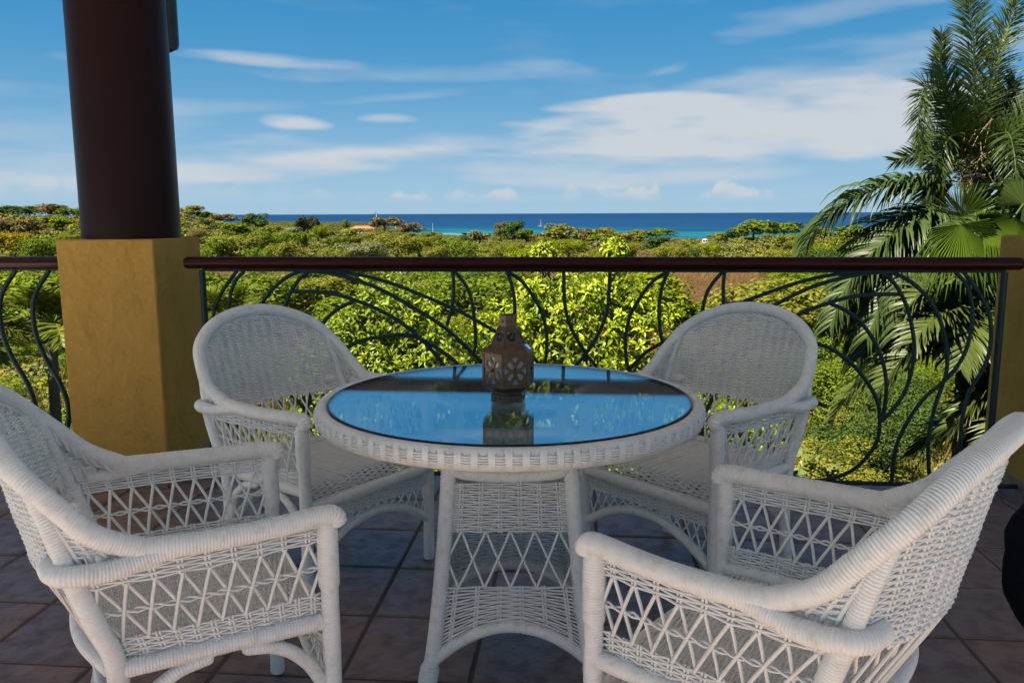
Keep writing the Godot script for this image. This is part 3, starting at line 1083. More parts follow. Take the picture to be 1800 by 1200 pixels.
func handrail(t: Node3D, x0: float, x1: float) -> void:
	var mb := MB.new()
	var p := PackedVector3Array()
	var prof: Array = []
	for k in 20:
		var a := TAU * k / 20
		prof.append(Vector2(signf(cos(a)) * pow(absf(cos(a)), 0.6) * 0.036, signf(sin(a)) * pow(absf(sin(a)), 0.6) * 0.0265))
	var xs := [x0 - 0.006, x0, x0 + 0.012, x1 - 0.012, x1, x1 + 0.006]
	var ks := [0.55, 0.85, 1.0, 1.0, 0.85, 0.55]
	for i in 6:
		for q: Vector2 in prof:
			mb.vert(Vector3(xs[i], 1.022 + q.y * ks[i], q.x * ks[i]), Vector3(-0.6 if i < 2 else 0.6 if i > 3 else 0.0, q.y / 0.0265 * 1.2, q.x / 0.036).normalized())
	for i in 5:
		for k in 20:
			var a := i * 20 + k
			var b := i * 20 + (k + 1) % 20
			mb.t3(a, a + 20, b)
			mb.t3(b, a + 20, b + 20)
	for e in 2:
		var ctr := mb.vert(Vector3(xs[e * 5], 1.022, 0), Vector3(-1 + 2 * e, 0, 0))
		for k in 20:
			mb.t3(ctr, e * 100 + k, e * 100 + (k + 1) % 20)
	obj("handrail", mb.commit(), M.handrail, t)

func make_railing() -> void:
	var t := thing("iron_railing", "dark green curved wrought iron railing with maroon handrail between the two pillars", "railing", Vector3(0.01, 0, -3.6))
	handrail(t, -1.792, 1.782)
	bar(t, "top_bar", [-1.72, 0.990, 1.72, 0.990], 0.0, 0.007)
	bar(t, "bottom_bar", [-1.875, 0.068, 1.865, 0.068], 0.0, 0.0105)
	for x in [-1.43, -0.5, 0.5, 1.43]:
		bar(t, "foot", [x, -0.004, x, 0.066], 0.0, 0.009)
	for s in [-1.0, 1.0]:
		bar(t, "post", [1.722 * s, 0.0, 1.722 * s, 0.985], 0.0, 0.0145)
		var curves := [
			[0.100, 0.989, 0.092, 0.833, 0.060, 0.729, 0.0, 0.626, -0.045, 0.57, -0.14, 0.43, -0.30, 0.26, -0.44, 0.14, -0.55, 0.072],
			[0.348, 0.987, 0.277, 0.938, 0.199, 0.819, 0.174, 0.722, 0.173, 0.632, 0.186, 0.564, 0.235, 0.42, 0.29, 0.25, 0.31, 0.072],
			[0.348, 0.987, 0.324, 0.923, 0.312, 0.835, 0.317, 0.746, 0.330, 0.679],
			[0.586, 0.989, 0.570, 0.978, 0.515, 0.900, 0.491, 0.775, 0.488, 0.66, 0.502, 0.610],
			[0.586, 0.989, 0.581, 0.931, 0.588, 0.838, 0.614, 0.745],
			[0.189, 0.557, 0.247, 0.625, 0.328, 0.679, 0.486, 0.772, 0.630, 0.842, 0.832, 0.922, 0.969, 0.962, 1.105, 0.984, 1.206, 0.989],
			[0.36, 0.47, 0.472, 0.594, 0.623, 0.735, 0.787, 0.838, 0.924, 0.911, 1.06, 0.958, 1.195, 0.984, 1.285, 0.979, 1.378, 0.925, 1.458, 0.831, 1.506, 0.709, 1.523, 0.595, 1.511, 0.512, 1.487, 0.42, 1.469, 0.282, 1.477, 0.164, 1.490, 0.072],
			[0.46, 0.072, 0.49, 0.28, 0.55, 0.43, 0.633, 0.569, 0.731, 0.684, 0.860, 0.784, 1.021, 0.855, 1.154, 0.888, 1.309, 0.894],
			[1.232, 0.984, 1.288, 0.934, 1.34, 0.843, 1.372, 0.735, 1.384, 0.63, 1.363, 0.495, 1.321, 0.412, 1.268, 0.345],
			[1.03, 0.853, 1.115, 0.81, 1.192, 0.733, 1.254, 0.619, 1.28, 0.503, 1.277, 0.386, 1.262, 0.345],
			[0.50, 0.49, 0.572, 0.578, 0.64, 0.631, 0.731, 0.684, 0.807, 0.702, 0.92, 0.692, 1.0, 0.675, 1.065, 0.645, 1.155, 0.571, 1.226, 0.475, 1.256, 0.396, 1.261, 0.288, 1.232, 0.209, 1.163, 0.127, 1.062, 0.082, 0.948, 0.080, 0.858, 0.13, 0.805, 0.20, 0.785, 0.28, 0.81, 0.35, 0.861, 0.395, 0.922, 0.423, 0.987, 0.424, 1.035, 0.405],
			[1.527, 0.984, 1.573, 0.935, 1.603, 0.849, 1.607, 0.737, 1.58, 0.623, 1.523, 0.536, 1.438, 0.449, 1.373, 0.34, 1.334, 0.221, 1.327, 0.072],
			[1.562, 0.984, 1.631, 0.897, 1.678, 0.804, 1.691, 0.682, 1.673, 0.587, 1.626, 0.49, 1.603, 0.383, 1.602, 0.266, 1.616, 0.17, 1.63, 0.072]]
		var n := 0
		for c in curves:
			var m: Array = []
			for k in c.size():
				m.append(c[k] * s if k % 2 == 0 else c[k])
			bar(t, "curved_bar", m, 0.0015 * ((n % 3) - 1) + s * 0.0006, 0.0080 if n < 6 else 0.0088)
			n += 1
	t = thing("iron_railing", "dark green S curved iron railing with maroon handrail left of the left pillar", "railing", Vector3(0, 0, -3.6))
	handrail(t, -5.0, -2.325)
	bar(t, "top_bar", [-5.0, 0.990, -2.34, 0.990], 0.0, 0.007)
	bar(t, "bottom_bar", [-5.0, 0.068, -2.332, 0.068], 0.0, 0.0105)
	for k in 9:
		var dx := -0.163 * k
		bar(t, "curved_bar", [-2.436 + dx, 0.986, -2.509 + dx, 0.887, -2.534 + dx, 0.795, -2.528 + dx, 0.683, -2.490 + dx, 0.571, -2.436 + dx, 0.470, -2.406 + dx, 0.375, -2.403 + dx, 0.302, -2.419 + dx, 0.238, -2.47 + dx, 0.15, -2.49 + dx, 0.072], 0.0, 0.0115)

func make_bag() -> void:  # dark cloth at the right edge of the picture
	var t := thing("dark_garment", "dark navy cloth garment hanging in folds at the right edge beside the armchair", "garment", Vector3(1.215, 0, -1.80))
	var mb := MB.new()
	var nz := FastNoiseLite.new()
	nz.seed = 3
	nz.frequency = 2.2
	var nu := 56
	var nv := 30
	for j in nv + 1:
		var v := float(j) / nv
		var y := 0.02 + v * 0.80
		var w := table([[0.0, 0.13], [0.15, 0.165], [0.30, 0.21], [0.45, 0.262], [0.62, 0.265], [0.72, 0.235], [0.85, 0.20], [0.97, 0.12], [1.0, 0.03]], v)
		for i in nu:
			var a := TAU * i / nu
			var fold := 0.018 * sin(a * 7.0 + v * 3.0) * (1.0 - v * 0.5) + 0.035 * nz.get_noise_3d(cos(a), v * 1.4, sin(a))
			var r := w + fold
			var p := Vector3(cos(a) * r, y, sin(a) * r * 0.75)
			mb.vert(p, Vector3(cos(a), 0.1, sin(a)))
	for j in nv:
		for i in nu:
			var a := j * nu + i
			var b := j * nu + (i + 1) % nu
			mb.t3(a, b, a + nu)
			mb.t3(b, b + nu, a + nu)
	# true normals from the folds
	var nn := PackedVector3Array()
	nn.resize(mb.v.size())
	for k in range(0, mb.ix.size(), 3):
		var f := (mb.v[mb.ix[k + 2]] - mb.v[mb.ix[k]]).cross(mb.v[mb.ix[k + 1]] - mb.v[mb.ix[k]])
		for e in 3:
			nn[mb.ix[k + e]] += f
	for k in nn.size():
		mb.n[k] = nn[k].normalized()
	obj("cloth", mb.commit(), M.navy, t)

# ---------------------------------------------------------------- land and sea (bearing in degrees right of -z, distance in metres)
const SEA := -29.5
var lumpy := FastNoiseLite.new()

func coast(th: float) -> float:
	return table([[-180.0, 3000.0], [-26.0, 3000.0], [-15.0, 2500.0], [-13.2, 1600.0], [-12.4, 1120.0], [-8.0, 1080.0], [0.0, 1080.0], [5.0, 900.0], [10.0, 880.0], [30.0, 900.0], [60.0, 1100.0], [180.0, 3000.0]], th)

func ground(th: float, d: float) -> float:
	var y := table([[0.0, -5.4], [12.0, -5.6], [30.0, -8.0], [60.0, -9.4], [100.0, -11.2], [200.0, -14.8], [400.0, -19.0], [700.0, -23.0], [1000.0, -26.0], [1500.0, -27.0], [3000.0, -28.0]], d)
	y += 20.0 * smooth01(-14.0, -28.0, th) * smooth01(120.0, 520.0, d) * (1.0 - 0.75 * smooth01(700.0, 1500.0, d))
	y += 4.0 * smooth01(-24.0, -19.0, th) * smooth01(-11.0, -14.0, th) * smooth01(500.0, 900.0, d)
	y += 6.5 * smooth01(6.5, 11.0, th) * smooth01(200.0, 400.0, d) * (1.0 - smooth01(520.0, 800.0, d))
	var k := smooth01(15.0, 80.0, d)
	var p := Vector2(d * sin(deg_to_rad(th)), -d * cos(deg_to_rad(th)))
	y += lumpy.get_noise_2dv(p) * 2.2 * k * (1.0 - 0.6 * smooth01(700.0, 1100.0, d))
	var c := coast(th)
	return lerpf(y, SEA - 6.0, smooth01(c - 60.0, c + 120.0, d))

func spot(th: float, d: float, up := 0.0) -> Vector3:
	var a := deg_to_rad(th)
	return Vector3(d * sin(a), ground(th, d) + up, -d * cos(a))

func make_land() -> void:
	lumpy.seed = 9
	lumpy.frequency = 0.012
	lumpy.fractal_octaves = 3
	var tone := FastNoiseLite.new()
	tone.seed = 31
	tone.frequency = 0.03
	tone.fractal_octaves = 4
	var mb := MB.new()
	var ds: Array = [2.0, 5.0, 8.0, 11.0, 14.0, 18.0]
	while ds[ds.size() - 1] < 3300.0:
		ds.append(ds[ds.size() - 1] * 1.055 + 0.8)
	var az: Array = []
	for k in 181:
		az.append(-75.0 + k * 150.0 / 180.0)
	for d in ds:
		for th in az:
			var p := spot(th, d)
			var k := tone.get_noise_2d(p.x, p.z)
			var k2 := tone.get_noise_2d(p.x * 0.23 + 90.0, p.z * 0.23)
			var green := clampf(0.45 + k * 0.9 + k2 * 0.9, 0.0, 1.0)
			mb.col = Color(0.080, 0.062, 0.026).lerp(Color(0.040, 0.047, 0.011), green)
			mb.vert(p, Vector3.UP)
	var na := az.size()
	var nn := PackedVector3Array()
	nn.resize(mb.v.size())
	for i in ds.size() - 1:
		for j in na - 1:
			var a := i * na + j
			for q in [[a, a + 1, a + na], [a + 1, a + na + 1, a + na]]:
				mb.t3(q[0], q[1], q[2])
	for k in range(0, mb.ix.size(), 3):
		var f := (mb.v[mb.ix[k + 2]] - mb.v[mb.ix[k]]).cross(mb.v[mb.ix[k + 1]] - mb.v[mb.ix[k]])
		for e in 3:
			nn[mb.ix[k + e]] += f
	for k in nn.size():
		mb.n[k] = nn[k].normalized()
	setting(obj("ground", mb.commit(), M.soil), "dry grassy hillside running down to the sea")
	# sea
	mb = MB.new()
	var reef := FastNoiseLite.new()
	reef.seed = 4
	reef.frequency = 0.006
	reef.fractal_octaves = 4
	ds = [700.0]
	while ds[ds.size() - 1] < 70000.0:
		ds.append(ds[ds.size() - 1] * 1.045)
	for d in ds:
		for th in az:
			var a := deg_to_rad(th)
			var p := Vector3(d * sin(a), SEA, -d * cos(a))
			var off_: float = d - coast(th)
			var k := reef.get_noise_2d(p.x * 0.6, p.z * 1.6)
			var deep := smooth01(150.0, 1000.0, off_ + k * 420.0)
			var mid := smooth01(2200.0, 9000.0, d)
			var shallow := Color(0.006, 0.078, 0.098).lerp(Color(0.001, 0.040, 0.075), clampf(0.5 + k * 1.3, 0.0, 1.0))
			var surf: bool = absf(off_ - 190.0 - 120.0 * k) < 26.0 and th > -13.5 and th < -8.0 and k > -0.25
			mb.col = Color(0.12, 0.13, 0.13) if surf else shallow.lerp(Color(0.0003, 0.0205, 0.064).lerp(Color(0.0003, 0.0165, 0.058), mid), deep)
			mb.vert(p, Vector3.UP)
	for i in ds.size() - 1:
		for j in na - 1:
			var a := i * na + j
			mb.t3(a, a + 1, a + na)
			mb.t3(a + 1, a + na + 1, a + na)
	setting(obj("sea", mb.commit(), M.water), "blue sea, turquoise over the shallows")

# ---------------------------------------------------------------- plants
func crown_mesh(seed_: int, faces: int, fsize: float, lumps: int, open: float) -> ArrayMesh:
	var r := RandomNumberGenerator.new()
	r.seed = seed_
	var mb := MB.new()
	var cs: Array = []
	for k in lumps:
		var a := r.randf() * TAU
		var h := r.randf_range(-0.45, 0.75)
		var q := sqrt(1.0 - h * h * 0.8) * r.randf_range(0.25, 0.72)
		cs.append([Vector3(cos(a) * q, h * 0.72, sin(a) * q), r.randf_range(0.22, 0.42) * (1.0 + 0.25 * open), r.randf_range(0.86, 1.16)])
	cs.append([Vector3(0, 0.05, 0), 0.5, 1.0])
	for i in faces:
		var l: Array = cs[r.randi() % cs.size()]
		var dir := Vector3(r.randfn(), r.randfn() + 0.25, r.randfn()).normalized()
		var p: Vector3 = l[0] + dir * float(l[1]) * pow(r.randf_range(0.25, 1.0), 0.45)
		var nrm := (dir * 0.8 + Vector3(r.randfn(), r.randfn(), r.randfn()) * 0.30 + Vector3.UP * 0.25).normalized()
		var u := nrm.cross(Vector3(r.randfn(), r.randfn(), r.randfn())).normalized()
		var w := nrm.cross(u)
		var s := fsize * r.randf_range(0.55, 1.35)
		var k: float = r.randf_range(0.72, 1.28) * float(l[2])
		mb.col = Color(k * r.randf_range(0.92, 1.1), k, k * r.randf_range(0.85, 1.1))
		var f := (nrm + u * r.randf_range(-0.3, 0.3)).normalized()
		var b := mb.v.size()
		mb.vert(p - u * s, f)
		mb.vert(p - w * s * 0.42 + nrm * s * 0.12, f)
		mb.vert(p + u * s * 0.9 - nrm * s * 0.25, f)
		mb.vert(p + w * s * 0.5 + nrm * s * 0.10, f)
		mb.t3(b, b + 1, b + 2)
		mb.t3(b, b + 2, b + 3)
	return mb.commit()

func trunk_mesh(seed_: int, h: float, r0: float, limbs: int) -> ArrayMesh:
	var r := RandomNumberGenerator.new()
	r.seed = seed_
	var mb := MB.new()
	var p: Array = [Vector3.ZERO]
	for k in 4:
		p.append(p[k] + Vector3(r.randf_range(-0.08, 0.08), 0.25, r.randf_range(-0.08, 0.08)) * h)
	mb.tube(crom(pv(p), 4), PackedFloat32Array([r0 * 1.3, r0 * 1.1, r0, r0, r0 * 0.9, r0 * 0.9, r0 * 0.8, r0 * 0.8, r0 * 0.7, r0 * 0.7, r0 * 0.6, r0 * 0.5, r0 * 0.5, r0 * 0.4, r0 * 0.3, r0 * 0.3, r0 * 0.2]), 7)
	for k in limbs:
		var a := TAU * k / limbs + r.randf() * 0.8
		var s: Vector3 = p[1 + k % 3]
		var e := s + Vector3(cos(a) * 0.45, r.randf_range(0.25, 0.5), sin(a) * 0.45) * h
		mb.tube(crom(pv([s, s.lerp(e, 0.5) + Vector3(0, -0.05 * h, 0), e]), 3), PackedFloat32Array([r0 * 0.55, r0 * 0.5, r0 * 0.4, r0 * 0.35, r0 * 0.3, r0 * 0.25, r0 * 0.1]), 5)
	return mb.commit()

var crowns_far: Array = []
var crowns_mid: Array = []
var crowns_near: Array = []
var trunks: Array = []
const KIND_MAT := ["leaf_green", "leaf_olive", "leaf_lime", "leaf_dark", "leaf_silver", "leaf_dry", "leaf_pine", "leaf_green", "leaf_gold"]
const KIND_WORD := ["mid green", "olive green", "lime green", "dark green", "silvery grey", "dry brown", "feathery grey", "flat topped", "golden yellow"]
var grove: Array = []  # every tree, to be labelled once all stand

func tree(th: float, d: float, top: float, width: float, kind: int, near := false) -> void:
	var g := ground(th, d)
	var h := maxf(top - g, width * 0.45)
	var t := Node3D.new()
	t.name = numbered("palm_grove_tree" if false else "tree" if h > 4.0 else "shrub")
	add_child(t)
	t.position = spot(th, d, -0.1)
	t.rotation.y = rf(0, TAU)
	var hc := minf(h * 0.88, width * 1.1)
	if d < 50.0 and h > 3.0: hc = h * rf(0.52, 0.66)
	if kind == 7: hc = h * 0.42
	if kind == 6: hc = h * 0.95
	if h > 4.0:
		var tk := obj("trunk", trunks[rng.randi() % trunks.size()], M.bark, t)
		tk.scale = Vector3(width * 0.42, h * 0.72, width * 0.42)
	var pool: Array = crowns_near if d < 50.0 else crowns_mid if near else crowns_far
	var o := obj("crown", pool[rng.randi() % pool.size()] if kind != 5 else pool[0], M[KIND_MAT[kind]], t)
	o.scale = Vector3(width * 0.56, hc * 0.53, width * 0.56 * rf(0.85, 1.1))
	o.position = Vector3(0, maxf(h - hc * 0.5, hc * 0.42), 0)
	grove.append([t, th, d, h, width, kind])

func label_grove() -> void:
	var marks := [[-90.0, "left of the brown column"], [-29.0, "behind the brown column"], [-24.5, "right of the brown column"], [-20.0, "above the left armchair"], [-15.5, "near the red roofed house"], [-11.0, "left of the lantern"], [-7.0, "straight above the lantern"], [-2.0, "right of the lantern"], [3.0, "above the right armchair"], [8.5, "between armchair and palms"], [14.0, "left of the palm clump"], [19.0, "behind the palm clump"], [31.0, "right of the palm clump"]]
	var depth := [[0.0, "on the near slope"], [70.0, "on the middle slope"], [180.0, "in the valley"], [380.0, "on the far rise"], [600.0, "close to the shore"]]
	var sizes := [[0.0, "low"], [4.0, "middling"], [9.0, "tall"], [14.0, "spreading"]]
	var bins := {}
	for g in grove:
		var w1 := ""
		for m in marks:
			if g[1] >= m[0]: w1 = m[1]
		var w2 := ""
		for m in depth:
			if g[2] >= m[0]: w2 = m[1]
		var w3 := ""
		for m in sizes:
			if g[3] >= m[0]: w3 = m[1]
		var l := "%s %s %s %s %s" % [w3, KIND_WORD[g[5]], "tree" if g[3] > 4.0 else "shrub", w2, w1]
		if not bins.has(l): bins[l] = []
		bins[l].append(g)
	var ord_ := ["leftmost", "second from left", "third from left", "fourth from left", "fifth from left", "sixth from left", "seventh from left", "eighth from left", "ninth from left", "rightmost"]
	for l in bins:
		var a: Array = bins[l]
		a.sort_custom(func(p, q): return p[1] < q[1])
		for k in a.size():
			var g: Array = a[k]
			tag(g[0], l if a.size() == 1 else ord_[mini(k, 9)] + " " + l, "tree" if g[3] > 4.0 else "shrub", "trees and shrubs of the valley")

func multi(called: String, label: String, mesh: Mesh, m: Material, places: Array, cols: Array) -> void:
	var mm := MultiMesh.new()
	mm.transform_format = MultiMesh.TRANSFORM_3D
	mm.use_colors = true
	mm.mesh = mesh
	mm.instance_count = places.size()
	for i in places.size():
		mm.set_instance_transform(i, places[i])
		mm.set_instance_color(i, cols[i])
	var o := MultiMeshInstance3D.new()
	o.name = numbered(called)
	o.multimesh = mm
	o.material_override = m
	add_child(o)
	o.set_meta("kind", "stuff")
	o.set_meta("label", label)

func twig_mesh() -> ArrayMesh:
	var r := RandomNumberGenerator.new()
	r.seed = 8
	var mb := MB.new()
	for k in 46:
		var a := r.randf() * TAU
		var base := Vector3(r.randfn() * 0.16, 0, r.randfn() * 0.16)
		var dir := Vector3(cos(a) * 0.45, r.randf_range(0.6, 1.1), sin(a) * 0.45)
		var p := [base, base + dir * 0.5 + Vector3(r.randfn(), r.randfn(), r.randfn()) * 0.05, base + dir + Vector3(r.randfn(), r.randfn(), r.randfn()) * 0.14]
		var kk := r.randf_range(0.7, 1.3)
		mb.col = Color(kk, kk, kk)
		mb.tube(pv(p), PackedFloat32Array([0.013, 0.009, 0.003]), 3, PackedFloat32Array(), false)
		for e in 2:
			var q: Vector3 = p[1].lerp(p[2], r.randf())
			mb.tube(pv([q, q + Vector3(r.randfn(), absf(r.randfn()), r.randfn()) * 0.16]), PackedFloat32Array([0.006, 0.002]), 3, PackedFloat32Array(), false)
	return mb.commit()

func grass_mesh() -> ArrayMesh:
	var r := RandomNumberGenerator.new()
	r.seed = 18
	var mb := MB.new()
	for k in 60:
		var a := r.randf() * TAU
		var b := Vector3(r.randfn() * 0.5, 0, r.randfn() * 0.5)
		var l := r.randf_range(0.5, 1.0)
		var e := b + Vector3(cos(a) * 0.35 * l, l, sin(a) * 0.35 * l)
		var sd := Vector3(-sin(a), 0, cos(a)) * 0.05
		var kk := r.randf_range(0.75, 1.3)
		mb.col = Color(kk, kk, kk)
		mb.tri(b - sd, b + sd, e)
	return mb.commit()

func in_bush(th: float, d: float) -> bool:
	return d < 13.0

func make_vegetation_far() -> void:
	for k in 6:
		crowns_far.append(crown_mesh(100 + k, 1500, 0.095, 12 + k, 0.3 + 0.1 * k))
	for k in 5:
		crowns_mid.append(crown_mesh(200 + k, 5200, 0.046, 18 + k, 0.4))
	for k in 3:
		crowns_near.append(crown_mesh(250 + k, 13000, 0.025, 22 + k, 0.5))
	for k in 4:
		trunks.append(trunk_mesh(300 + k, 1.0, 0.05, 5))
	rng.seed = 4242
	var heroes := [[-22.0, 520, 2.7, 16.4, 3], [-19.2, 640, 0.1, 9.6, 6], [-18.7, 650, 1.7, 10.7, 6], [-18.1, 645, 0.4, 8.8, 6], [-17.9, 330, -2.4, 6.8, 2], [-21.4, 260, -2.4, 10.7, 0], [-19.6, 280, -3.4, 12.3, 0], [-22.8, 230, -4.0, 9.5, 3], [-20.3, 215, -4.6, 10.3, 1], [-22.0, 190, -5.1, 7.8, 0], [-15.1, 240, -5.8, 18.1, 4], [-17.0, 220, -6.6, 9.0, 1], [-12.8, 300, -4.6, 18.5, 1], [-11.3, 330, -6.8, 15.8, 1], [-8.3, 260, -5.5, 10.7, 0], [-9.1, 270, -6.9, 7.4, 3],
		[-7.2, 620, -10.0, 18.7, 4], [-5.7, 700, -4.0, 12.5, 5], [-4.9, 690, -3.5, 18.0, 3], [-4.0, 650, -9.8, 17.8, 0], [-2.6, 600, -13.9, 20.5, 5], [-1.7, 560, -4.6, 24.5, 1], [0.3, 560, -7.7, 19.2, 5], [1.3, 545, -7.1, 20.9, 1], [2.6, 560, -10.3, 15.3, 1], [4.9, 450, -6.3, 17.9, 7], [4.7, 440, -10.5, 10.8, 3], [-1.1, 330, -8.0, 18.1, 2], [5.3, 260, -8.5, 10.7, 2], [7.1, 255, -7.9, 8.7, 3], [8.3, 300, -8.9, 9.5, 2], [11.2, 420, -6.9, 20.1, 0], [10.0, 430, -7.9, 13.0, 3], [13.0, 440, -7.8, 18.1, 0], [8.9, 470, -10.6, 12.9, 1], [3.2, 300, -9.0, 12.3, 1], [-4.8, 340, -10.0, 10.2, 1],
		[-35.8, 240, -2.3, 12.5, 8], [-34.3, 230, -3.3, 11.0, 0], [-32.8, 260, -3.4, 8.9, 0], [-34.9, 640, 3.9, 19.3, 3], [-33.7, 620, 3.4, 21.2, 5], [-32.5, 600, 3.7, 16.4, 0], [-36.1, 620, 2.8, 21.2, 3], [-26.0, 560, 5.1, 19.2, 1], [-25.1, 560, 3.0, 15.3, 0], [-24.1, 540, 0.1, 14.8, 5], [-25.6, 300, -3.1, 8.2, 5], [-15.9, 420, -4.9, 11.5, 1], [-16.2, 800, -3.0, 8.8, 0], [-10.1, 250, -7.6, 10.3, 1], [-6.2, 280, -8.8, 9.6, 1], [-3.0, 300, -9.5, 12.3, 0], [1.3, 260, -8.5, 12.5, 1], [13.9, 300, -7.8, 12.3, 1], [-13.6, 1150, -8.2, 39.4, 5], [-12.0, 1200, -8.8, 32.9, 5], [-16.6, 330, -6.2, 11.3, 0], [15.3, 420, -8.7, 14.4, 1], [17.3, 420, -8.6, 17.3, 0], [20.6, 420, -9.0, 17.3, 1]]
	for h in heroes:
		tree(h[0], h[1], h[2], h[3] * (1.2 if h[1] > 400 else 1.0), h[4], h[1] < 360)
	# the rest of the valley: no tree rises above the line the photograph shows
	var tops := [[-40.0, 0.10], [-30.0, 0.10], [-25.0, -0.1], [-22.0, -0.45], [-18.0, -0.75], [-14.0, -1.0], [-12.0, -1.35], [-6.0, -1.55], [0.0, -1.2], [3.0, -1.3], [5.0, -1.7], [7.0, -1.95], [9.0, -1.5], [12.0, -1.25], [30.0, -1.2]]
	var count := 0
	while count < 190:
		var th := rf(-40.0, 27.0)
		var d := exp(rf(log(60.0), log(1000.0)))
		if d > coast(th) - 120.0:
			continue
		var w := rf(6.0, 11.0) + d * 0.014
		var g := ground(th, d)
		var h := w * rf(0.5, 0.75)
		var lim := 1.235 + tan(deg_to_rad(table(tops, th) - 0.12)) * d
		if d < 160.0:
			lim -= d * 0.035
		if g + h > lim:
			h = lim - g
			if h < 1.5:
				continue
			w = minf(w, h * 1.6)
		if d < 230.0 and d > 65.0 and ((th > -25.5 and th < -19.5) or (th > 5.5 and th < 12.5)) and rng.randf() < 0.85:
			count += 1
			continue
		var kind: int = [0, 1, 1, 0, 2, 3, 1, 5, 0, 4, 1, 2][rng.randi() % 12]
		tree(th, d, g + h, w, kind, d < 330.0)
		count += 1
	for k in 40:  # a ragged row of trees along the shore
		var th := rf(-13.0, 7.0)
		var d := minf(rf(620.0, 960.0), coast(th) - 90.0)
		var w := rf(11.0, 22.0)
		var top := 1.235 - tan(deg_to_rad(table(tops, th) * -1.0 + rf(-0.18, 0.30))) * d
		if top - ground(th, d) > 3.0:
			tree(th, d, top, w, [1, 5, 0, 1, 3, 4, 1][rng.randi() % 7])
	tree(-15.5, 880, -12.6, 15.0, 0)
	tree(-14.7, 860, -13.2, 13.0, 1)
	tree(-17.3, 640, -8.6, 10.0, 1)
	# near slope: shrubs and small trees below the terrace
	count = 0
	while count < 70:
		var th := rf(-42.0, 32.0)
		var d := rf(16.0, 75.0)
		var g := ground(th, d)
		var dry: bool = (th > -24.0 and th < -15.0) or (th > 3.0 and th < 12.0)
		if dry and rng.randf() < 0.75:
			count += 1
			continue
		var lim := 1.235 - tan(deg_to_rad(rf(6.5, 9.5))) * d
		var h := minf(rf(1.4, 4.5), lim - g)
		if h < 0.8:
			continue
		tree(th, d, g + h, h * rf(1.0, 1.6), [0, 1, 3, 0, 2, 3][rng.randi() % 6], true)
		count += 1
	for k in 26:  # a few outside the frame, for a view from the side
		var th := rf(31.0, 52.0)
		var d := exp(rf(log(60.0), log(700.0)))
		var g := ground(th, d)
		tree(th, d, minf(g + rf(4.0, 8.0), 1.0 - d * 0.02), rf(6.0, 12.0), [0, 1, 2, 3][rng.randi() % 4], d < 330.0)
	# named ones seen through the railing
	tree(16.6, 27.5, -2.6, 4.6, 0, true)
	tree(20.5, 25.0, -3.2, 3.6, 3, true)
	tree(13.0, 34.0, -5.2, 3.6, 1, true)
	tree(18.6, 34.0, -4.2, 5.0, 3, true)
	tree(22.0, 40.0, -5.0, 5.5, 0, true)
	tree(-13.5, 45.0, -4.6, 5.5, 3, true)
	tree(-9.5, 75.0, -6.0, 9.0, 0, true)
	tree(-6.5, 60.0, -5.5, 7.0, 2, true)
	label_grove()
	# ground cover
	var scrub := crown_mesh(400, 140, 0.19, 6, 0.4)
	var pl: Array = []
	var co: Array = []
	for i in 27000:
		var th := rf(-58.0, 56.0)
		var d := exp(rf(log(16.0), log(1100.0)))
		if d > coast(th) - 60.0:
			continue
		var dry: bool = ((th > -25.5 and th < -19.0) or (th > 5.0 and th < 12.5)) and d < 230.0
		var patch := lumpy.get_noise_2d(d * sin(deg_to_rad(th)) * 2.0 + 300.0, d * cos(deg_to_rad(th)) * 2.0)
		if patch < -0.12 and d < 260.0 and th > -26.0 and rng.randf() < 0.75:
			continue
		if dry and rng.randf() < 0.85:
			continue
		var s := minf(0.5 + d * 0.0075, 2.6) * rf(0.6, 1.4)
		pl.append(Transform3D(Basis(Vector3.UP, rf(0, TAU)).scaled(Vector3(s, s * rf(0.5, 0.9), s)), spot(th, d, s * 0.2)))
		var c: Color = [Color(0.105, 0.125, 0.016), Color(0.13, 0.125, 0.035), Color(0.17, 0.185, 0.018), Color(0.06, 0.085, 0.016), Color(0.17, 0.125, 0.055), Color(0.12, 0.14, 0.06)][rng.randi() % 6]
		co.append(c)
	for i in 11500:
		var th := rf(-58.0, 56.0)
		var d := rf(330.0, 1250.0)
		if d > coast(th) - 40.0:
			continue
		var s := rf(1.6, 3.6)
		pl.append(Transform3D(Basis(Vector3.UP, rf(0, TAU)).scaled(Vector3(s, s * rf(0.45, 0.7), s)), spot(th, d, s * 0.15)))
		co.append([Color(0.085, 0.095, 0.016), Color(0.13, 0.125, 0.035), Color(0.12, 0.13, 0.015), Color(0.05, 0.07, 0.016), Color(0.15, 0.115, 0.055), Color(0.12, 0.13, 0.06)][rng.randi() % 6])
	for i in 3500:
		var th := rf(-45.0, -12.5)
		var d := rf(1150.0, 2700.0)
		if d > coast(th) - 40.0:
			continue
		var s := rf(3.0, 6.5)
		pl.append(Transform3D(Basis(Vector3.UP, rf(0, TAU)).scaled(Vector3(s, s * rf(0.4, 0.6), s)), spot(th, d, s * 0.12)))
		co.append([Color(0.085, 0.095, 0.025), Color(0.13, 0.115, 0.05), Color(0.10, 0.11, 0.03)][rng.randi() % 3])
	multi("scrub_undergrowth", "low mixed green scrub covering the hillside between the trees", scrub, M.scrub, pl, co)
	pl = []
	co = []
	for i in 8500:
		var th := rf(-58.0, 56.0)
		var d := exp(rf(log(14.0), log(170.0)))
		var s := rf(0.35, 0.8) * (1.0 + d * 0.006)
		pl.append(Transform3D(Basis(Vector3.UP, rf(0, TAU)).scaled(Vector3(s, s, s)), spot(th, d, -0.03)))
		co.append(Color(0.15, 0.12, 0.045).lerp(Color(0.085, 0.095, 0.016), rng.randf()))
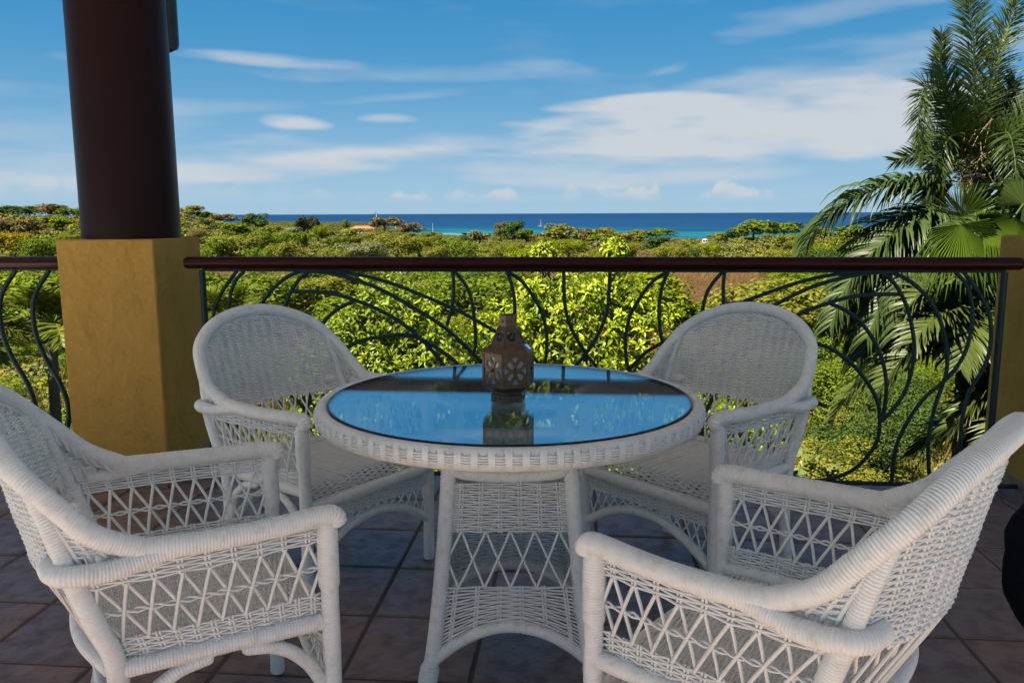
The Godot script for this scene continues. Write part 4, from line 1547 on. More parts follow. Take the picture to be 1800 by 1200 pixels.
	multi("grass", "tufts of dry and green grass on the near slope", grass_mesh(), M.scrub, pl, co)
	pl = []
	co = []
	for i in 2600:
		var left := rng.randf() < 0.5
		var th := rf(-26.0, -19.0) if left else rf(5.0, 13.0)
		var d := rf(40.0, 215.0)
		var s := rf(1.0, 2.0) * (0.7 + d * 0.006)
		pl.append(Transform3D(Basis(Vector3.UP, rf(0, TAU)).scaled(Vector3(s, s, s)), spot(th, d, -0.05)))
		co.append(Color(0.13, 0.085, 0.05).lerp(Color(0.19, 0.11, 0.06) if not left else Color(0.17, 0.13, 0.075), rng.randf()))
	multi("dry_undergrowth", "leafless tan and reddish brush on the open slopes", twig_mesh(), M.scrub, pl, co)

# ---------------------------------------------------------------- leafy bushes just beyond the railing
func leaf(mb: MB, b: Vector3, dir: Vector3, up: Vector3, l: float, w: float, droop: float) -> void:
	var s := dir.cross(up).normalized()
	var u := s.cross(dir).normalized()
	var m := b + dir * l * 0.45 - Vector3.UP * droop * l * 0.10
	var m2 := b + dir * l * 0.75 - Vector3.UP * droop * l * 0.28
	var e := b + dir * l - Vector3.UP * droop * l * 0.55
	var lift := u * w * 0.22
	mb.tri(b, m - s * w * 0.5 + lift, m)
	mb.tri(b, m, m + s * w * 0.5 + lift)
	mb.quad(m, m - s * w * 0.5 + lift, m2 - s * w * 0.42 + lift, m2)
	mb.quad(m, m2, m2 + s * w * 0.42 + lift, m + s * w * 0.5 + lift)
	mb.tri(m2, m2 - s * w * 0.42 + lift, e)
	mb.tri(m2, e, m2 + s * w * 0.42 + lift)

func rosette(seed_: int, count: int, l: float, young: bool) -> MB:
	var r := RandomNumberGenerator.new()
	r.seed = seed_
	var mb := MB.new()
	for k in count:
		var a := k * 2.399 + r.randf_range(-0.3, 0.3)
		var el := lerpf(0.05, 1.15, float(k) / count) + r.randf_range(-0.2, 0.2) + (0.25 if young else 0.0)
		var d := Vector3(cos(a) * cos(el), sin(el), sin(a) * cos(el))
		var kk := r.randf_range(0.75, 1.25)
		mb.col = Color(kk * r.randf_range(0.9, 1.12), kk, kk * r.randf_range(0.8, 1.1))
		var ll := l * lerpf(1.1, 0.6, float(k) / count) * r.randf_range(0.8, 1.15)
		leaf(mb, d * 0.008 + Vector3(0, k * 0.004, 0), d, (Vector3.UP - d * d.y).normalized() + Vector3(r.randfn(), r.randfn(), r.randfn()) * 0.15, ll, ll * r.randf_range(0.30, 0.40), r.randf_range(0.3, 1.2))
	var stem := MB.new()
	mb.col = Color(0.7, 0.8, 0.5)
	mb.tube(pv([Vector3(0, -l * 1.1, 0), Vector3(0, count * 0.004, 0)]), fl(0.0035), 4)
	return mb

func bush(label: String, at: Vector3, lumps: Array, clusters: int, filler: int, seed_: int, mats: Array) -> void:
	var t := thing("leafy_bush", label, "bush", at, 0.0, "big leaved bushes beyond the railing")
	var r := RandomNumberGenerator.new()
	r.seed = seed_
	var ros: Array = []
	for k in 6:
		ros.append(rosette(500 + k, 9 + k % 4, 0.115, k % 2 == 0).commit())
	# limbs from the ground to the lumps
	var mb := MB.new()
	for l in lumps:
		var c: Vector3 = l[0]
		var p := pv([Vector3(c.x * 0.1, 0, c.z * 0.1), Vector3(c.x * 0.35, c.y * 0.5, c.z * 0.35), c])
		mb.tube(crom(p, 5), PackedFloat32Array([0.05, 0.045, 0.04, 0.036, 0.032, 0.028, 0.024, 0.020, 0.016, 0.012, 0.008]), 7)
		for k in 9:
			var dir := Vector3(r.randfn(), r.randfn() + 0.5, r.randfn()).normalized()
			mb.tube(pv([c.lerp(p[1], r.randf_range(0.0, 0.5)), c + dir * float(l[1]) * 0.85]), PackedFloat32Array([0.012, 0.004]), 5)
	obj("branches", mb.commit(), M.bark, t)
	var placed := 0
	var inner := MB.new()
	var sum := 0.0
	for l in lumps:
		sum += l[1] * l[1]
	for l in lumps:
		var share := int(clusters * l[1] * l[1] / sum)
		for k in share:
			var dir := Vector3(r.randfn(), r.randfn() + 0.35, r.randfn() + 0.35).normalized()
			var p: Vector3 = l[0] + dir * float(l[1]) * r.randf_range(0.82, 1.08)
			var ax := (dir * 0.65 + Vector3.UP * 0.8 + Vector3(r.randfn(), r.randfn(), r.randfn()) * 0.25).normalized()
			var q := Quaternion(Vector3.UP, ax) * Quaternion(Vector3.UP, r.randf() * TAU)
			var s := r.randf_range(0.65, 1.2)
			var o := obj("leaf_cluster", ros[r.randi() % 6], mats[r.randi() % mats.size()], t)
			o.transform = Transform3D(Basis(q).scaled(Vector3(s, s, s)), p)
			placed += 1
		for k in int(filler * l[1] * l[1] / sum):
			var dir := Vector3(r.randfn(), r.randfn(), r.randfn()).normalized()
			var p: Vector3 = l[0] + dir * float(l[1]) * pow(r.randf_range(0.15, 1.0), 0.4) * 0.95
			var d := (dir + Vector3(r.randfn(), r.randfn(), r.randfn()) * 0.8).normalized()
			var kk := r.randf_range(0.7, 1.25)
			inner.col = Color(kk, kk, kk)
			leaf(inner, p, d, (Vector3.UP + Vector3(r.randfn(), r.randfn(), r.randfn()) * 0.4).normalized(), r.randf_range(0.08, 0.14), 0.045, 0.8)
	obj("inner_leaves", inner.commit(), M.bush_mid, t).set_meta("kind", "stuff")
	var mm := MultiMesh.new()
	mm.transform_format = MultiMesh.TRANSFORM_3D
	mm.use_colors = true
	mm.mesh = ros[1]
	mm.instance_count = clusters * 4
	for k in clusters * 4:
		var l: Array = lumps[r.randi() % lumps.size()]
		var dir := Vector3(r.randfn(), r.randfn() + 0.3, r.randfn() + 0.3).normalized()
		var ax := (dir * 0.8 + Vector3.UP * 0.6 + Vector3(r.randfn(), r.randfn(), r.randfn()) * 0.3).normalized()
		var s := r.randf_range(0.5, 0.95)
		mm.set_instance_transform(k, Transform3D(Basis(Quaternion(Vector3.UP, ax) * Quaternion(Vector3.UP, r.randf() * TAU)).scaled(Vector3(s, s, s)), l[0] + dir * float(l[1]) * r.randf_range(0.6, 1.04)))
		var kk := r.randf_range(0.7, 1.3)
		mm.set_instance_color(k, Color(kk, kk, kk))
	var mo := MultiMeshInstance3D.new()
	mo.name = "outer_leaves"
	mo.multimesh = mm
	mo.material_override = mats[1]
	t.add_child(mo)
	mo.set_meta("kind", "stuff")

# ---------------------------------------------------------------- palms
func frond_mesh(ctrl: PackedVector3Array, count: int, l: float, w: float, droop: float, plume: float, seed_: int, from_ := 0.14) -> ArrayMesh:
	var r := RandomNumberGenerator.new()
	r.seed = seed_
	var mb := MB.new()
	var p := resample(crom(ctrl, 8), 0.03)
	var m := p.size()
	var rads := PackedFloat32Array()
	for i in m:
		rads.append(lerpf(0.020, 0.003, pow(float(i) / m, 0.7)))
	mb.col = Color(1.25, 1.15, 0.7)
	mb.tube(p, rads, 6)
	for k in count:
		var t := lerpf(from_, 0.995, (k + r.randf()) / count)
		var fi := t * (m - 1)
		var i := mini(int(fi), m - 2)
		var b := p[i].lerp(p[i + 1], fi - i)
		var tan_ := (p[i + 1] - p[i]).normalized()
		var side := tan_.cross(Vector3.UP)
		side = side.normalized() if side.length() > 0.15 else Vector3.RIGHT
		var up := side.cross(tan_).normalized()
		var s := 1.0 if k % 2 == 0 else -1.0
		var ll := l * (0.35 + 0.65 * sin(PI * clampf(pow(t, 0.8), 0.05, 0.93))) * r.randf_range(0.85, 1.12)
		var roll := r.randf_range(-1.2, 1.2) * plume + r.randf_range(-0.15, 0.15)
		var d := (side * s * cos(roll) + up * (sin(roll) + 0.22) + tan_ * lerpf(0.45, 1.1, t)).normalized()
		var n := 4
		var q := b
		var kk := r.randf_range(0.72, 1.3)
		mb.col = Color(kk * r.randf_range(0.9, 1.15), kk, kk * r.randf_range(0.8, 1.15))
		var prev_a := Vector3.ZERO
		var prev_b := Vector3.ZERO
		var base_i := mb.v.size()
		var dd := d
		var face := d.cross(tan_)
		if face.y < 0.0: face = -face
		for j in n + 1:
			var ww := w * [0.45, 1.0, 0.95, 0.6, 0.02][j] * 0.5 as float
			var ax := dd.cross(face).normalized()
			var fn := ax.cross(dd).normalized()
			if fn.dot(face) < 0.0: fn = -fn
			mb.vert(q - ax * ww, (fn - ax * 0.25).normalized())
			mb.vert(q + ax * ww, (fn + ax * 0.25).normalized())
			q += dd * ll / n
			dd = (dd + Vector3.DOWN * droop * (0.35 + 0.2 * j) * r.randf_range(0.7, 1.3)).normalized()
		for j in n:
			var a := base_i + j * 2
			mb.t3(a, a + 1, a + 2)
			mb.t3(a + 1, a + 3, a + 2)
	return mb.commit()

func arch(c: Vector3, az: float, el: float, l: float, sag: float) -> PackedVector3Array:
	var o := PackedVector3Array()
	var h := Vector3(sin(az), 0, -cos(az))
	for k in 6:
		var t := k / 5.0
		o.append(c + h * l * (cos(el) * t) * (1.0 - 0.12 * t * t) + Vector3.UP * l * (sin(el) * t - sag * t * t))
	return o

func palm_trunk(t: Node3D, p: PackedVector3Array, r0: float, m: Material) -> void:
	var mb := MB.new()
	var q := resample(crom(p, 6), 0.045)
	var rads := PackedFloat32Array()
	for i in q.size():
		rads.append(r0 * (1.0 + (0.06 if i % 3 == 0 else 0.0)) * lerpf(1.15, 0.85, float(i) / q.size()))
	mb.tube(q, rads, 14)
	obj("trunk", mb.commit(), m, t)

func fan_leaf(t: Node3D, hub: Vector3, base: Vector3, axis: Vector3, up: Vector3, rad: float, seed_: int, m: Material, spread := 2.35, hang := 0.2) -> void:
	var r := RandomNumberGenerator.new()
	r.seed = seed_
	var mb := MB.new()
	mb.col = Color(1.1, 1.0, 0.6)
	mb.tube(crom(pv([base, base.lerp(hub, 0.5) + Vector3.UP * 0.12, hub]), 5), fl(0.011), 6)
	var s := axis.cross(up).normalized()
	var seg := 42
	for k in seg:
		var a := lerpf(-spread, spread, (k + 0.5) / seg) + r.randf_range(-0.02, 0.02)
		var d := (axis * cos(a) + s * sin(a)).normalized()
		var sd := (-axis * sin(a) + s * cos(a)).normalized()
		var l := rad * (0.72 + 0.28 * cos(a * 0.6)) * r.randf_range(0.9, 1.08)
		var kk := r.randf_range(0.8, 1.25)
		mb.col = Color(kk * r.randf_range(0.95, 1.15), kk, kk * 0.9)
		var half := spread / seg
		var fold := up * 0.012
		var w1 := l * 0.62 * half
		var m1 := hub + d * l * 0.60 + up * 0.03 * rad - Vector3.UP * 0.03
		var tip := hub + d * l - Vector3.UP * rad * r.randf_range(0.5, 1.5) * hang * (0.5 + absf(sin(a)))
		var m2 := m1.lerp(tip, 0.55) + up * 0.01
		mb.tri(hub, m1 - sd * w1 - fold, m1 + fold)
		mb.tri(hub, m1 + fold, m1 + sd * w1 - fold)
		mb.quad(m1 - sd * w1 - fold, m2 - sd * w1 * 0.5 - fold, m2 + fold, m1 + fold)
		mb.quad(m1 + fold, m2 + fold, m2 + sd * w1 * 0.5 - fold, m1 + sd * w1 - fold)
		mb.tri(m2 - sd * w1 * 0.5 - fold, tip, m2 + fold)
		mb.tri(m2 + fold, tip, m2 + sd * w1 * 0.5 - fold)
	obj("fan_leaf", mb.commit(), m, t)

func make_palms() -> void:
	var A: Material = M.palm_dark
	var grp := "palms beyond the right end of the railing"
	# tall plumed palm
	var t := thing("plumed_palm", "tall dark palm with bushy plumed fronds reaching the top of the picture", "palm tree", Vector3.ZERO, 0.0, grp)
	var c := Vector3(4.22, 1.62, -9.6)
	palm_trunk(t, pv([Vector3(4.75, -5.9, -9.7), Vector3(4.62, -3.0, -9.7), Vector3(4.45, 0.3, -9.6), c]), 0.15, M.palm_bark)
	var f: Array = [
		[pv([c, Vector3(3.97, 2.02, -9.4), Vector3(3.78, 2.42, -9.3), Vector3(3.62, 2.72, -9.2), Vector3(3.60, 3.02, -9.15)]), 0.36, 1.0],
		[pv([c, Vector3(4.12, 2.3, -9.5), Vector3(4.02, 2.95, -9.4), Vector3(3.93, 3.45, -9.4), Vector3(3.90, 3.80, -9.4)]), 0.42, 1.0],
		[pv([c, Vector3(3.90, 2.05, -9.3), Vector3(3.62, 2.42, -9.1), Vector3(3.36, 2.44, -8.9), Vector3(3.30, 2.05, -8.8), Vector3(3.36, 1.75, -8.75)]), 0.36, 1.0],
		[pv([c, Vector3(3.98, 1.86, -9.3), Vector3(3.72, 2.00, -9.0), Vector3(3.56, 1.75, -8.9), Vector3(3.60, 1.30, -8.9)]), 0.36, 1.0],
		[pv([c, Vector3(4.30, 2.3, -9.7), Vector3(4.45, 2.9, -9.8), Vector3(4.62, 3.35, -9.9), Vector3(4.72, 3.70, -9.9)]), 0.42, 1.0],
		[pv([c, Vector3(4.55, 2.1, -9.4), Vector3(4.95, 2.4, -9.3), Vector3(5.25, 2.3, -9.2), Vector3(5.4, 1.9, -9.2)]), 0.40, 1.0],
		[pv([c, Vector3(4.45, 1.95, -9.2), Vector3(4.7, 2.05, -8.8), Vector3(4.85, 1.75, -8.6), Vector3(4.9, 1.3, -8.5)]), 0.40, 1.0],
		[pv([c, Vector3(4.2, 1.9, -9.2), Vector3(4.15, 2.0, -8.8), Vector3(4.1, 1.7, -8.5), Vector3(4.1, 1.25, -8.4)]), 0.36, 1.0],
		[pv([c, Vector3(4.0, 1.75, -9.7), Vector3(3.85, 1.60, -9.7), Vector3(3.80, 1.25, -9.7), Vector3(3.82, 0.95, -9.7)]), 0.30, 1.0],
		[pv([c, Vector3(4.4, 1.9, -10.0), Vector3(4.6, 2.2, -10.4), Vector3(4.7, 2.1, -10.8), Vector3(4.8, 1.8, -11.0)]), 0.36, 1.0],
		[pv([c, Vector3(4.35, 1.7, -9.3), Vector3(4.45, 1.5, -9.1), Vector3(4.5, 1.1, -9.0), Vector3(4.5, 0.7, -9.0)]), 0.32, 1.0]]
	for k in f.size():
		obj("frond", frond_mesh(f[k][0], 420, f[k][1] * 0.88, 0.014, 0.20, 1.7, 700 + k, 0.18), A, t)
	rng.seed = 64
	for k in 13:
		var az := lerpf(-0.35, 2.7, k / 12.0) + rf(-0.15, 0.15)
		obj("frond", frond_mesh(arch(c + Vector3(0.08, -0.1, 0), az, rf(0.45, 1.35), rf(1.4, 1.95), rf(0.25, 0.5)), 340, 0.36, 0.016, 0.22, 1.6, 780 + k, 0.18), A, t)
	obj("spear_leaf", frond_mesh(pv([c, Vector3(4.28, 2.5, -9.5), Vector3(4.40, 3.15, -9.5)]), 40, 0.14, 0.02, 0.0, 0.3, 760, 0.5), M.palm_light, t)
	var mb := MB.new()
	rng.seed = 61
	for k in 30:  # dry flower stalks
		var b := Vector3(3.98, 1.75, -9.2) + Vector3(rf(-0.15, 0.15), rf(-0.2, 0.35), rf(-0.1, 0.1))
		mb.tube(pv([b, b + Vector3(rf(-0.14, 0.1), rf(-0.05, 0.12), 0.05), b + Vector3(rf(-0.22, 0.16), rf(-0.25, -0.02), 0.08)]), PackedFloat32Array([0.007, 0.005, 0.003]), 4)
	obj("flower_stalk", mb.commit(), M.straw, t)
	# second plumed palm, at the edge of the picture
	t = thing("plumed_palm", "dark plumed palm cut off by the right edge of the picture", "palm tree", Vector3.ZERO, 0.0, grp)
	c = Vector3(5.15, 1.55, -10.4)
	palm_trunk(t, pv([Vector3(5.5, -6.0, -10.5), Vector3(5.35, -2.0, -10.5), c]), 0.15, M.palm_bark)
	rng.seed = 62
	for k in 20:
		var az := TAU * k / 20.0 + rf(-0.2, 0.2)
		obj("frond", frond_mesh(arch(c, az, rf(0.55, 1.35), rf(1.6, 2.1), rf(0.25, 0.5)), 360, 0.35, 0.015, 0.20, 1.7, 720 + k, 0.18), A, t)
	# arching feather palm
	t = thing("feather_palm", "feather palm with one long frond arching left over the handrail", "palm tree", Vector3.ZERO, 0.0, grp)
	c = Vector3(3.95, 1.18, -9.05)
	palm_trunk(t, pv([Vector3(4.2, -5.8, -9.0), Vector3(4.12, -3.0, -9.0), Vector3(4.0, 0.3, -9.0), c]), 0.11, M.palm_bark)
	f = [
		[pv([c, Vector3(3.61, 1.45, -9.0), Vector3(3.21, 1.52, -9.0), Vector3(2.77, 1.38, -9.0), Vector3(2.44, 1.10, -9.0), Vector3(2.25, 0.76, -9.0)]), 0.56, 0.85],
		[pv([c, Vector3(3.55, 1.22, -8.9), Vector3(3.05, 0.98, -8.7), Vector3(2.66, 0.56, -8.6), Vector3(2.46, 0.10, -8.5)]), 0.48, 0.55],
		[pv([c, Vector3(3.62, 1.12, -8.7), Vector3(3.32, 0.84, -8.5), Vector3(3.12, 0.46, -8.3), Vector3(3.02, 0.08, -8.2)]), 0.48, 0.55],
		[pv([c, Vector3(3.75, 1.12, -8.6), Vector3(3.60, 0.82, -8.2), Vector3(3.46, 0.36, -8.0), Vector3(3.40, -0.05, -7.9)]), 0.48, 0.55],
		[pv([c, Vector3(4.05, 1.22, -8.6), Vector3(4.08, 0.92, -8.1), Vector3(4.05, 0.42, -7.8), Vector3(4.02, 0.0, -7.7)]), 0.48, 0.55],
		[pv([c, Vector3(4.4, 1.35, -8.9), Vector3(4.85, 1.2, -8.7), Vector3(5.1, 0.7, -8.6), Vector3(5.2, 0.2, -8.5)]), 0.48, 0.55],
		[pv([c, Vector3(4.3, 1.55, -9.4), Vector3(4.7, 1.6, -9.9), Vector3(5.0, 1.2, -10.2), Vector3(5.2, 0.7, -10.4)]), 0.48, 0.55],
		[pv([c, Vector3(3.85, 1.15, -8.7), Vector3(3.82, 0.75, -8.3), Vector3(3.76, 0.2, -8.1), Vector3(3.72, -0.35, -8.0)]), 0.48, 0.55],
		[pv([c, Vector3(4.2, 1.2, -8.6), Vector3(4.4, 0.8, -8.2), Vector3(4.5, 0.2, -8.0), Vector3(4.52, -0.3, -7.9)]), 0.48, 0.55],
		[pv([c, Vector3(3.5, 1.0, -9.2), Vector3(3.2, 0.6, -9.3), Vector3(3.05, 0.1, -9.3), Vector3(2.98, -0.4, -9.3)]), 0.48, 0.55],
		[pv([c, Vector3(3.95, 0.95, -9.4), Vector3(3.8, 0.5, -9.7), Vector3(3.7, 0.0, -9.8), Vector3(3.66, -0.5, -9.8)]), 0.48, 0.55],
		[pv([c, Vector3(4.3, 1.0, -9.3), Vector3(4.5, 0.6, -9.5), Vector3(4.6, 0.1, -9.6), Vector3(4.66, -0.4, -9.6)]), 0.48, 0.55],
		[pv([c, Vector3(3.7, 1.25, -9.4), Vector3(3.4, 1.1, -9.8), Vector3(3.2, 0.7, -10.1), Vector3(3.1, 0.3, -10.2)]), 0.48, 0.55]]
	for k in f.size():
		obj("frond", frond_mesh(f[k][0], 270, f[k][1] * 1.12, 0.030, f[k][2], 0.35, 740 + k, 0.16), A, t)
	rng.seed = 66
	for k in 12:
		var az := TAU * k / 12.0 + rf(-0.2, 0.2)
		obj("frond", frond_mesh(arch(c + Vector3(0.03, -0.15, 0), az, rf(0.0, 0.6), rf(1.2, 1.75), rf(0.75, 1.15)), 230, 0.50, 0.028, 0.55, 0.35, 960 + k, 0.16), M.palm_mid if k % 3 == 0 else A, t)
	mb = MB.new()
	rng.seed = 63
	for k in 46:  # withered hanging fronds
		var b := Vector3(4.0, 1.0, -8.9) + Vector3(rf(-0.22, 0.3), rf(-0.3, 0.1), rf(-0.1, 0.25))
		mb.tube(pv([b, b + Vector3(rf(-0.12, 0.08), -0.5, 0.12), b + Vector3(rf(-0.2, 0.12), rf(-1.3, -0.8), 0.14)]), PackedFloat32Array([0.012, 0.010, 0.003]), 4)
	obj("withered_frond", mb.commit(), M.straw, t)
	# fan palm
	t = thing("fan_palm", "bright green fan palm with folded round leaves above the handrail", "palm tree", Vector3.ZERO, 0.0, grp)
	var fb := Vector3(3.70, 0.55, -8.03)
	palm_trunk(t, pv([Vector3(3.85, -5.80, -7.98), Vector3(3.75, -2.50, -8.03), fb]), 0.08, M.palm_bark)
	fan_leaf(t, Vector3(3.36, 1.12, -7.83), fb, Vector3(0.15, -0.92, 0.35).normalized(), Vector3(-0.1, 0.34, 0.93).normalized(), 0.50, 801, M.palm_fan, 1.75, 0.42)
	fan_leaf(t, Vector3(3.42, 1.18, -7.98), fb, Vector3(-0.10, 0.95, 0.15).normalized(), Vector3(-0.2, -0.2, 0.95).normalized(), 0.36, 802, M.palm_fan, 1.1, 0.1)
	fan_leaf(t, Vector3(3.56, 1.10, -7.88), fb, Vector3(0.95, 0.05, 0.25).normalized(), Vector3(-0.1, 0.75, 0.6).normalized(), 0.46, 803, M.palm_fan, 1.6, 0.4)
	fan_leaf(t, Vector3(4.05, 1.30, -8.18), fb, Vector3(0.55, 0.55, 0.25).normalized(), Vector3(-0.4, 0.5, 0.7).normalized(), 0.5, 804, M.palm_dark)
	fan_leaf(t, Vector3(4.25, 0.95, -7.88), fb, Vector3(0.85, -0.35, 0.35).normalized(), Vector3(0.2, 0.8, 0.5).normalized(), 0.5, 805, M.palm_dark)
	# low palms behind the railing at right
	for q in [[Vector3(3.98, 0.10, -8.3), "low palm behind the right railing bars, its fronds hanging in shade", 880], [Vector3(4.35, -0.75, -7.9), "lowest palm beside the right pillar with yellowing fronds", 890]]:
		t = thing("feather_palm", q[1], "palm tree", Vector3.ZERO, 0.0, grp)
		var cc: Vector3 = q[0]
		palm_trunk(t, pv([Vector3(cc.x + 0.2, -5.9, cc.z), Vector3(cc.x + 0.08, cc.y - 1.6, cc.z), cc]), 0.09, M.palm_bark)
		rng.seed = q[2]
		for k in 20:
			var az := TAU * k / 20.0 + rf(-0.2, 0.2)
			obj("frond", frond_mesh(arch(cc, az, rf(0.15, 1.1), rf(1.25, 1.75), rf(0.55, 0.95)), 190, 0.46, 0.030, 0.28, 0.35, q[2] + k, 0.16), M.palm_yellow if (k % 4 == 0 and q[2] == 890) else M.palm_mid, t)
	# bright palms at left, seen through the S bars
	for q in [[Vector3(-8.12, -0.42, -12.0), "young bright green palm with pale trunk right of the left S bars", 910, 1.25, 0.45], [Vector3(-9.35, -0.55, -11.8), "bright palm seen through the left S bars, at the left edge", 920, 1.3, 0.5], [Vector3(-8.85, -1.75, -11.0), "low dark palm under the brighter palms at left", 930, 1.35, 0.7], [Vector3(-7.35, -1.9, -13.2), "small palm hidden partly by the left ochre pillar", 940, 1.1, 0.6], [Vector3(-6.72, -0.62, -15.0), "small bright palm behind the left armchair, beside the pillar", 950, 1.2, 0.5]]:
		t = thing("young_palm", q[1], "palm tree", Vector3.ZERO, 0.0, "young palms beyond the left pillar")
		var cc: Vector3 = q[0]
		palm_trunk(t, pv([Vector3(cc.x - 0.15, -6.6, cc.z), Vector3(cc.x - 0.1, cc.y - 1.2, cc.z), cc]), 0.085, M.palm_pale)
		rng.seed = q[2]
		for k in 15:
			var az := TAU * k / 15.0 + rf(-0.2, 0.2)
			obj("frond", frond_mesh(arch(cc, az, rf(0.1, 1.2), q[3] * rf(0.85, 1.1), q[4]), 70, 0.42, 0.030, 0.16, 0.3, q[2] + k, 0.2), M.palm_bright if q[2] != 930 else M.palm_mid, t)

func make_banana() -> void:
	for q in [[Vector3(5.6, -6.6, -21.0), "banana plant with torn pale leaves below the right railing", 11], [Vector3(4.6, -6.5, -19.5), "smaller banana plant beside the torn leaved one", 12]]:
		var t := thing("banana_plant", q[1], "banana plant", q[0], 0.0, "banana plants in the garden")
		rng.seed = q[2]
		var mb := MB.new()
		mb.tube(pv([Vector3.ZERO, Vector3(0.03, 0.7, 0), Vector3(0.0, 1.3, 0)]), PackedFloat32Array([0.11, 0.09, 0.05]), 10)
		obj("stem", mb.commit(), M.palm_pale, t)
		for k in 7:
			var az := TAU * k / 7.0 + rf(-0.3, 0.3)
			var p := resample(crom(arch(Vector3(0, 1.2, 0), az, rf(0.7, 1.2), rf(1.3, 1.7), rf(0.4, 0.7)), 6), 0.11)
			mb = MB.new()
			mb.col = Color(1.2, 1.2, 0.8)
			mb.tube(p, fl(0.014), 5)
			for i in p.size() - 1:
				var tt := float(i) / p.size()
				var tn := (p[i + 1] - p[i]).normalized()
				var sd := tn.cross(Vector3.UP).normalized()
				var w := 0.24 * sin(PI * clampf(tt * 0.95 + 0.05, 0.0, 1.0))
				var w2 := 0.24 * sin(PI * clampf((tt + 1.0 / p.size()) * 0.95 + 0.05, 0.0, 1.0))
				for s in [-1.0, 1.0]:
					if rng.randf() < 0.12: continue
					var kk := rf(0.85, 1.2)
					mb.col = Color(kk, kk, kk)
					var dr := Vector3.DOWN * rf(0.02, 0.10)
					mb.quad(p[i], p[i] + sd * w * s + dr + tn * 0.03, p[i + 1] + sd * w2 * s + dr + tn * 0.02, p[i + 1])
			obj("leaf", mb.commit(), M.banana, t)

# ---------------------------------------------------------------- far buildings, boats, pole
func hip_roof(mb: MB, c: Vector3, w: float, d: float, h: float) -> void:
	var rdg := maxf(w - d, 0.4) / 2
	var a := c + Vector3(-w / 2, 0, d / 2)
	var b := c + Vector3(w / 2, 0, d / 2)
	var e := c + Vector3(w / 2, 0, -d / 2)
	var f := c + Vector3(-w / 2, 0, -d / 2)
	var r1 := c + Vector3(-rdg, h, 0)
	var r2 := c + Vector3(rdg, h, 0)
	mb.quad(a, b, r2, r1, Vector3(0, 1, 1))
	mb.quad(e, f, r1, r2, Vector3(0, 1, -1))
	mb.quad(a, r1, f, f, Vector3(-1, 1, 0))
	mb.quad(b, e, r2, r2, Vector3(1, 1, 0))
	mb.quad(a, b, e, f, Vector3.DOWN)

func villa(label: String, at: Vector3, turn: float, w: float, d: float, h: float, wall: Material, roof: Material, bays: int, columns := true) -> void:
	var t := thing("villa", label, "house", at, turn)
	var mb := MB.new()
	mb.box(Vector3(0, h / 2 - 2.0, 0), Vector3(w, h + 4.0, d))
	obj("wall", mb.commit(), wall, t)
	mb = MB.new()
	hip_roof(mb, Vector3(0, h + 0.02, 0), w * 1.12, d * 1.2, d * 0.28)
	obj("roof", mb.commit(), roof, t)
	for k in bays:
		mb = MB.new()
		mb.box(Vector3((k + 0.5) / bays * w - w / 2, h * 0.55, d / 2 + 0.02), Vector3(w / bays * 0.45, h * 0.45, 0.12))
		obj("window", mb.commit(), M.dark_glass, t)
	for k in (bays + 1 if columns else 0):
		mb = MB.new()
		mb.box(Vector3(k / float(bays) * w * 1.04 - w * 0.52, h / 2 - 1.0, d * 0.58), Vector3(0.45, h + 2.0, 0.45))
		obj("column", mb.commit(), wall, t)

func boat(label: String, th: float, d: float, l: float, mast: float, sails: bool, turn: float) -> void:
	var a := deg_to_rad(th)
	var t := thing("sailing_boat", label, "sailing boat", Vector3(d * sin(a), SEA, -d * cos(a)), turn)
	var mb := MB.new()
	var rows: Array = []
	for k in 9:
		var u := k / 8.0
		var w := l * 0.15 * pow(sin(PI * clampf(u * 0.86 + 0.14, 0.0, 1.0)), 0.7)
		rows.append([Vector3((u - 0.5) * l, 1.1 + 0.25 * u * u, w), Vector3((u - 0.5) * l, -0.3, w * 0.55), Vector3((u - 0.5) * l, -0.3, -w * 0.55), Vector3((u - 0.5) * l, 1.1 + 0.25 * u * u, -w)])
	for k in 8:
		for j in 4:
			var p: Array = rows[k]
			var q: Array = rows[k + 1]
			mb.quad(p[j], p[(j + 1) % 4], q[(j + 1) % 4], q[j], [Vector3(0, 0, 1), Vector3.DOWN, Vector3(0, 0, -1), Vector3.UP][j])
	obj("hull", mb.commit(), M.white_paint, t)
	mb = MB.new()
	mb.box(Vector3(-l * 0.05, 1.5, 0), Vector3(l * 0.36, 0.6, l * 0.13), Basis(), 0.12)
	obj("cabin", mb.commit(), M.white_paint, t)
	mb = MB.new()
	mb.tube(pv([Vector3(l * 0.06, 1.0, 0), Vector3(l * 0.06, mast, 0)]), PackedFloat32Array([0.28, 0.18]), 8)
	mb.tube(pv([Vector3(l * 0.06, 2.6, 0), Vector3(-l * 0.36, 2.6, 0.2)]), fl(0.12), 6)
	obj("mast", mb.commit(), M.white_paint, t)
	if sails:
		mb = MB.new()
		mb.tri(Vector3(l * 0.05, 2.8, 0), Vector3(l * 0.05, mast - 0.3, 0), Vector3(-l * 0.36, 2.8, 0.5))
		obj("main_sail", mb.commit(), M.sail, t)
		mb = MB.new()
		mb.tri(Vector3(l * 0.08, mast * 0.86, 0), Vector3(l * 0.48, 1.5, 0.2), Vector3(l * 0.10, 2.0, 0.8))
		obj("jib", mb.commit(), M.sail, t)

